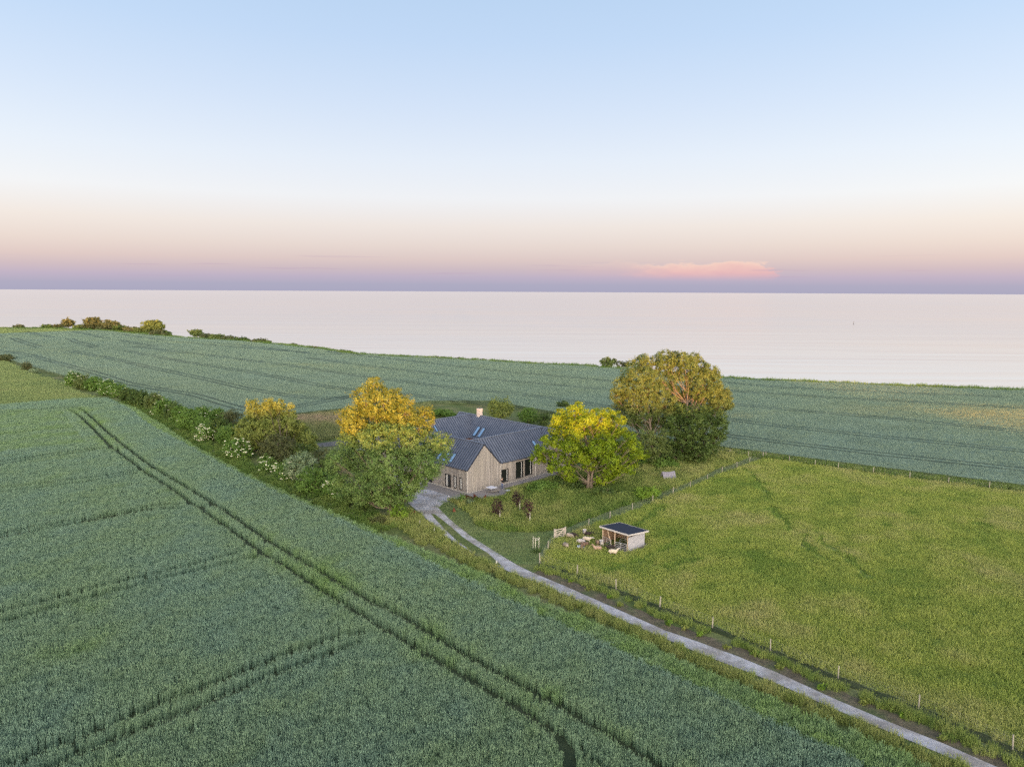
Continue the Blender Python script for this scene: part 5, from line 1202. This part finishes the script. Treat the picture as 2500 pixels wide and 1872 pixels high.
for i, (x, y, rx, ry) in enumerate([(150, 183, 40, 8), (370, 182, 42, 14), (450, 182, 46, 14), (610, 186, 50, 14), (790, 195, 50, 18), (930, 200, 60, 22), (1010, 208, 56, 24), (1090, 215, 56, 24), (1230, 232, 60, 24), (1285, 238, 34, 18), (1590, 258, 50, 20), (1670, 266, 56, 20), (1760, 274, 56, 19), (1860, 284, 56, 14), (1995, 296, 60, 14), (2050, 302, 40, 9)]):
    ctree(x, y, rx, ry, ['coast', 'dark', 'coast', 'olive'][i % 4], ORD[i]+' low bush from the left in the scrub row along the far cliff', name='coast_bush', cat='bush', grp=coast_g, limbs=False)
bush(1485, 884, 21, 12, 'olive', 'little round tree alone on the cliff left of the right-hand trees', name='coast_tree', cat='tree', base_y=900, n=7, dens_=22, lsize=.3, holes=.3)
bush(1512, 888, 12, 12, 'coast', 'sparse half bare shrub beside the little round cliff tree', name='coast_tree', cat='tree', base_y=900, n=4, dens_=14, lsize=.3, holes=.2); bush(1526, 890, 12, 8, 'coast', 'low shrub right of the half bare one on the cliff', name='coast_bush', base_y=900)
for i, (x, y, rx) in enumerate([(715, 840, 12), (770, 848, 14), (840, 857, 22), (862, 862, 12), (980, 868, 9), (1075, 872, 10), (1120, 875, 12), (1180, 878, 10), (1235, 882, 14), (1290, 886, 9), (1350, 889, 9), (1820, 923, 7), (1903, 930, 6), (2070, 934, 5), (2130, 938, 7), (2165, 940, 6), (2275, 945, 8), (2400, 950, 9), (2470, 954, 8)]):
    bush(x, y+1, rx, 3.2, 'coast', ORD[i]+' small scrub tuft from the left on the cliff edge above the sea', 'scrub tufts on the cliff edge', 'coast_bush', n=3, limbs=False, lsize=.22, crad=.3, dens_=20)

# ------------------------------------------------------------------ three young purple trees with stakes
def young(px, py, lob, label, seed):
    b = G(px, py); Y = b.y; s_ = ppm(Y)
    lb = [((lambda p: (p.x, p.y, p.z))(AT(1000+x/4.424, 940+y/4.424, Y+random.uniform(-.2, .2))), r*1.32/4.424/s_, 1.0) for x, y, r in lob]
    return b, tree('young_purple_tree', b, lb, 'purple', label, group=None, bark=M_barkd, trunk_r=.035, dens_=150, nper=12, lsize=.10, crad=.15, seed=seed, inner=.4)
def stake(b, dx, label):
    o = MB().tube([(dx, -.12, 0), (dx+.02, -.12, 1.55)], [.04, .04], 6).build('tree_stake', M_pw, None, b); tag(o, label, 'stake', None)
b, _ = young(1218, 1272, [(945, 1250, 26), (930, 1290, 32), (970, 1310, 40), (920, 1335, 36), (965, 1350, 36)], 'young purple-leaved tree standing nearest the drive', 1); stake(b, .12, 'pale stake of the purple tree nearest the drive')
b, _ = young(1267, 1249, [(1160, 1170, 28), (1140, 1210, 36), (1190, 1215, 38), (1160, 1250, 38)], 'young purple-leaved tree nearest the terrace', 2); stake(b, .1, 'pale stake of the purple tree nearest the terrace')
b, _ = young(1291, 1278, [(1275, 1265, 30), (1300, 1300, 36), (1260, 1325, 36), (1290, 1360, 34), (1285, 1410, 20)], 'tallest and rightmost young purple-leaved tree', 3); stake(b, .12, 'pale stake of the rightmost purple tree')
# sapling held by three posts
b = G(1309, 1342); fr_ = empty('sapling_support', b); tag(fr_, 'frame of three thin posts holding a bare sapling on the lawn', 'tree support')
for p in ((-.1, -.25), (-.35, .35), (.32, .1)): MB().tube([(p[0], p[1], 0), (p[0], p[1], 1.5)], .03, 6).build('post', M_pw, fr_)
MB().beam((-.35, .35, 1.3), (.32, .1, 1.3), .05, .03).build('crossbar', M_pw, fr_); MB().beam((-.1, -.25, 1.22), (.32, .1, 1.25), .05, .03).build('crossbar', M_pw, fr_)
o = tree('sapling', b, [((b.x, b.y, b.z+1.9), .28, 1.6)], 'green', 'thin sapling tied inside the three-post frame', trunk_r=.02, dens_=60, nper=8, lsize=.07, crad=.12, limbs=False)

# ================================================================== FIGURES
def skin(name, verts, edges, mats, parent=None, sub=2, fmat=None):
    """verts: (x,y,z,r) or (x,y,z,rx,ry)"""
    me = bpy.data.meshes.new(name); me.from_pydata([v[:3] for v in verts], edges, []); o = bpy.data.objects.new('tmp', me); COL.objects.link(o)
    md = o.modifiers.new('skin', 'SKIN')
    for i, v in enumerate(verts):
        sv = me.skin_vertices[0].data[i]; sv.radius = (v[3], v[4] if len(v) > 4 else v[3]); sv.use_root = (i == 0)
    md.use_smooth_shade = True; sb = o.modifiers.new('sub', 'SUBSURF'); sb.levels = sub; sb.render_levels = sub
    dg = bpy.context.evaluated_depsgraph_get(); nm = bpy.data.meshes.new_from_object(o.evaluated_get(dg)); bpy.data.objects.remove(o)
    nm.materials.clear(); r = link(name, nm, mats, parent, smooth_=True)
    if fmat:
        for p in nm.polygons: p.material_index = fmat(p.center)
    return r
M_hoof = simple('sheep_dark', (.03, .025, .022), .8, .2); M_tub = simple('white_tub', (.62, .68, .78), .5, .3, 0, .05)
WOOL = {k: simple('wool_'+k, c, .95, .1, 0, .22, 7) for k, c in dict(cream=(.45, .39, .30), white=(.43, .40, .36), tan=(.34, .24, .175), brown=(.15, .10, .07), dark=(.035, .028, .026), grey=(.26, .22, .18), skewbald=(.40, .36, .34)).items()}
def sheep(px, py, heading, wool, face, pose, label, legs=None, k=1.0, grp='sheep of the flock by the shelter'):
    b = G(px, py); root = empty('sheep', b, R(heading)); tag(root, label, 'sheep', grp); k *= .84; root.scale = (k, k, k)
    wm, fm = WOOL[wool], (M_hoof if face == 'dark' else WOOL[face]); lm = M_hoof if legs == 'dark' else fm
    if pose == 'up': nk = [(.50, 0, .80, .13), (.60, 0, .95, .10), (.66, 0, 1.06, .085), (.80, 0, 1.02, .058), (.88, 0, .99, .04)]
    elif pose == 'down': nk = [(.52, 0, .62, .12), (.66, 0, .46, .09), (.76, 0, .32, .075), (.84, 0, .19, .05), (.87, 0, .12, .035)]
    else: nk = [(.52, 0, .74, .13), (.66, 0, .78, .10), (.76, 0, .82, .085), (.90, 0, .75, .055), (.97, 0, .71, .04)]
    v = [(-.05, 0, .62, .24, .25), (-.30, 0, .64, .235, .23), (-.50, 0, .63, .15, .15), (.20, 0, .62, .24, .25), (.38, 0, .65, .19, .21)]+nk
    e = [(0, 1), (1, 2), (0, 3), (3, 4), (4, 5), (5, 6), (6, 7), (7, 8), (8, 9)]
    v += [(-.58, 0, .58, .045), (-.62, 0, .46, .03)]; e += [(2, 10), (10, 11)]          # tail
    n = 12
    for sy in (-1, 1):
        v += [(.32, sy*.13, .42, .075), (.34, sy*.13, .22, .040), (.33, sy*.13, .03, .035)]; e += [(3, n), (n, n+1), (n+1, n+2)]; n += 3
        v += [(-.40, sy*.13, .44, .095), (-.33, sy*.135, .36, .06), (-.44, sy*.13, .22, .036), (-.42, sy*.13, .03, .034)]; e += [(1, n), (n, n+1), (n+1, n+2), (n+2, n+3)]; n += 4
        h = Vector(nk[2][:3]); v += [(h.x-.02, sy*.09, h.z+.01, .03), (h.x-.05, sy*.19, h.z-.02, .018)]; e += [(7, n), (n, n+1)]; n += 2
    hx, hzp = nk[2][0], nk[2][2]
    def fmt(c):
        if c.z < .34 and c.x < .5: return 1
        if pose == 'down': return 2 if (c.x > .70 and c.z < .42) else 0
        return 2 if (c.x > hx-.05 or (abs(c.y) > .1 and c.z > hzp-.1 and c.x > .4)) else 0
    skin('body', v, e, [wm, lm, fm], root, 2, fmt)
    for sy in (-1, 1):
        me = MB(); V_, F_ = bowl(.004, -.012, .014, .012, 8, 3); me.add([(a, b_, c) for a, b_, c in V_], F_); ex = nk[3][0]-.06; ez = (nk[2][2]*.45+nk[3][2]*.55)+.035
        me.build('eye', M_hoof, root, (ex, sy*.062, ez), True)
    return root
Z8 = lambda x, y: (1350+x/8.848, 1260+y/8.848)
def zs_(x, y, *a, **k): return sheep(*Z8(x, y), *a, **k)
zs_(360, 490, -35, 'grey', 'brown', 'down', 'grey-brown sheep grazing just right of the wooden gate')
zs_(440, 478, -20, 'dark', 'dark', 'down', 'black sheep grazing behind the grey-brown one near the gate')
zs_(275, 700, 118, 'grey', 'dark', 'down', 'grey sheep with a pale rump seen from behind, nearest the gate corner')
zs_(683, 428, -95, 'white', 'white', 'up', 'white sheep facing the viewer, farthest back of the flock', k=1.1)
zs_(745, 455, -10, 'dark', 'dark', 'level', 'black sheep half hidden behind the cream one')
zs_(730, 575, -12, 'cream', 'white', 'level', 'cream sheep walking right with a white face', legs=None, k=1.08)
zs_(610, 618, 160, 'skewbald', 'dark', 'down', 'black and white sheep at the white tub')
zs_(625, 705, -100, 'brown', 'brown', 'down', 'brown sheep with its head in the white tub')
zs_(705, 680, 40, 'brown', 'dark', 'down', 'dark brown sheep grazing right of the white tub')
zs_(960, 660, -92, 'brown', 'tan', 'up', 'brown sheep facing the viewer between the white and the tan one')
zs_(1050, 665, -88, 'white', 'white', 'up', 'off-white sheep facing the viewer at the left end of the shelter', k=1.12)
zs_(960, 768, 176, 'tan', 'tan', 'up', 'tan sheep standing sideways with its head to the left', legs='dark')
zs_(1245, 752, 175, 'dark', 'dark', 'level', 'black sheep behind the front cream sheep')
zs_(1300, 852, -5, 'cream', 'white', 'up', 'cream sheep in front of the shelter with its head raised to the right', k=1.08)
for x, y, lab in ((570, 690, 'bluish white feed tub left of the brown sheep'), (650, 698, 'white feed tub under the head of the brown sheep')):
    mb = MB(); V, F = bowl(.16, 0, .27, .30, 14, 5); mb.add(V, F); V, F = bowl(.26, .30, .02, .06, 14, 5); mb.add(V, F)
    o = mb.build('feed_tub', M_tub, None, G(*Z8(x, y)), True); tag(o, lab, 'tub')

# the person on the terrace
pb = G(1225.7, 1194.5); per = empty('person', pb, R(-100)); tag(per, 'person in a black jacket and blue jeans standing on the terrace by the window', 'person')
M_skin = simple('skin', (.50, .33, .25), .6, .3, 0, .06); M_jack = simple('black_jacket', (.014, .014, .017), .85, .2, 0, .2); M_jean = simple('blue_jeans', (.06, .09, .17), .9, .2, 0, .2); M_shoe = simple('dark_shoe', (.02, .02, .02), .6, .3); M_hair = simple('fair_hair', (.42, .34, .24), .8, .2, 0, .15)
v = [(0, 0, .95, .125, .15), (0, 0, 1.12, .115, .14), (.01, 0, 1.30, .125, .165), (.0, 0, 1.43, .10, .14), (.0, 0, 1.51, .052), (.01, 0, 1.58, .072), (.02, 0, 1.66, .092, .078), (.015, 0, 1.74, .085, .075), (.10, 0, 1.645, .018)]
e = [(0, 1), (1, 2), (2, 3), (3, 4), (4, 5), (5, 6), (6, 7), (6, 8)]
n = 9
for sy in (-1, 1):
    v += [(0, sy*.10, .86, .092), (.01, sy*.115, .50, .062), (-.01, sy*.12, .10, .042), (.10, sy*.13, .045, .035), (.17, sy*.135, .035, .025)]; e += [(0, n), (n, n+1), (n+1, n+2), (n+2, n+3), (n+3, n+4)]; n += 5
# right arm raised to the face holding a small camera, left hand at the waist
arms = [(-1, [(0, -.19, 1.41, .060), (.10, -.27, 1.22, .045), (.17, -.10, 1.50, .034)]), (1, [(0, .19, 1.41, .060), (-.02, .30, 1.17, .045), (.18, .16, 1.06, .034)])]
hands = []
for sy, ar in arms:
    v += ar; e += [(3, n), (n, n+1), (n+1, n+2)]; wr = Vector(ar[2][:3]); dr = (wr-Vector(ar[1][:3])).normalized(); n += 3
    pm = wr+dr*.05; v += [(*pm, .026, .034)]; e += [(n-1, n)]; pi_ = n; n += 1
    sd = dr.cross(Vector((0, sy, .3))).normalized()
    for f in range(4):
        o_ = sd*(.024-.016*f); L_ = (.036, .042, .039, .03)[f]; a = pm+o_+dr*.03; b_ = a+dr*L_+Vector((0, -sy*.012, 0)); v += [(*a, .009), (*b_, .008), (*(b_+dr*.018+Vector((0, -sy*.02, 0))), .007)]; e += [(pi_, n), (n, n+1), (n+1, n+2)]; n += 3
    a = pm+sd*.036; b_ = a+sd*.02+dr*.03; v += [(*a, .011), (*b_, .009)]; e += [(pi_, n), (n, n+1)]; n += 2
wrs = [Vector(a[1][2][:3]) for a in arms]
def pf(c):
    if c.z < .085: return 3
    for w_ in wrs:
        if (c-w_).length < .14 and c.z > 1.0 and (c-w_).dot(Vector((1, 0, .2))) > -.02: return 0
    if c.z < .97: return 2
    if c.z < 1.49: return 1
    return 0
skin('body', v, e, [M_skin, M_jack, M_jean, M_shoe], per, 2, pf)
V, F = bowl(.105, 1.66, .01, 1.845, 16, 6); mb = MB(); mb.add([(x-.01, y*.9, z) for x, y, z in V], F); V2 = [(x*.9-.035, y*.86, 1.66-(z-1.66)*.6) for x, y, z in V]; mb.add([p for p in V2], F); mb.build('hair', M_hair, per, smooth_=True)
for sy in (-1, 1):
    mb = MB(); V, F = bowl(.003, -.01, .012, .01, 8, 3); mb.add(V, F); mb.build('eye', M_shoe, per, (.098, sy*.03, 1.675), True)
    mb = MB(); mb.tube([(.0, sy*.085, 1.62), (.0, sy*.098, 1.66), (-.005, sy*.088, 1.69)], [.012, .018, .01], 6); mb.build('ear', M_skin, per)
MB().box(.088, -.025, 1.605, .102, .025, 1.613).build('mouth', simple('lips', (.35, .16, .14)), per)
o = MB().box(-.035, -.055, -.05, .035, .055, .05).build('pale_bag', simple('pale_cloth', (.55, .53, .58)), None, pb+Vector((-.03, -.25, 1.05))); o.name = 'cloth_bag'; tag(o, 'small pale bag held at the waist by the person on the terrace', 'bag')
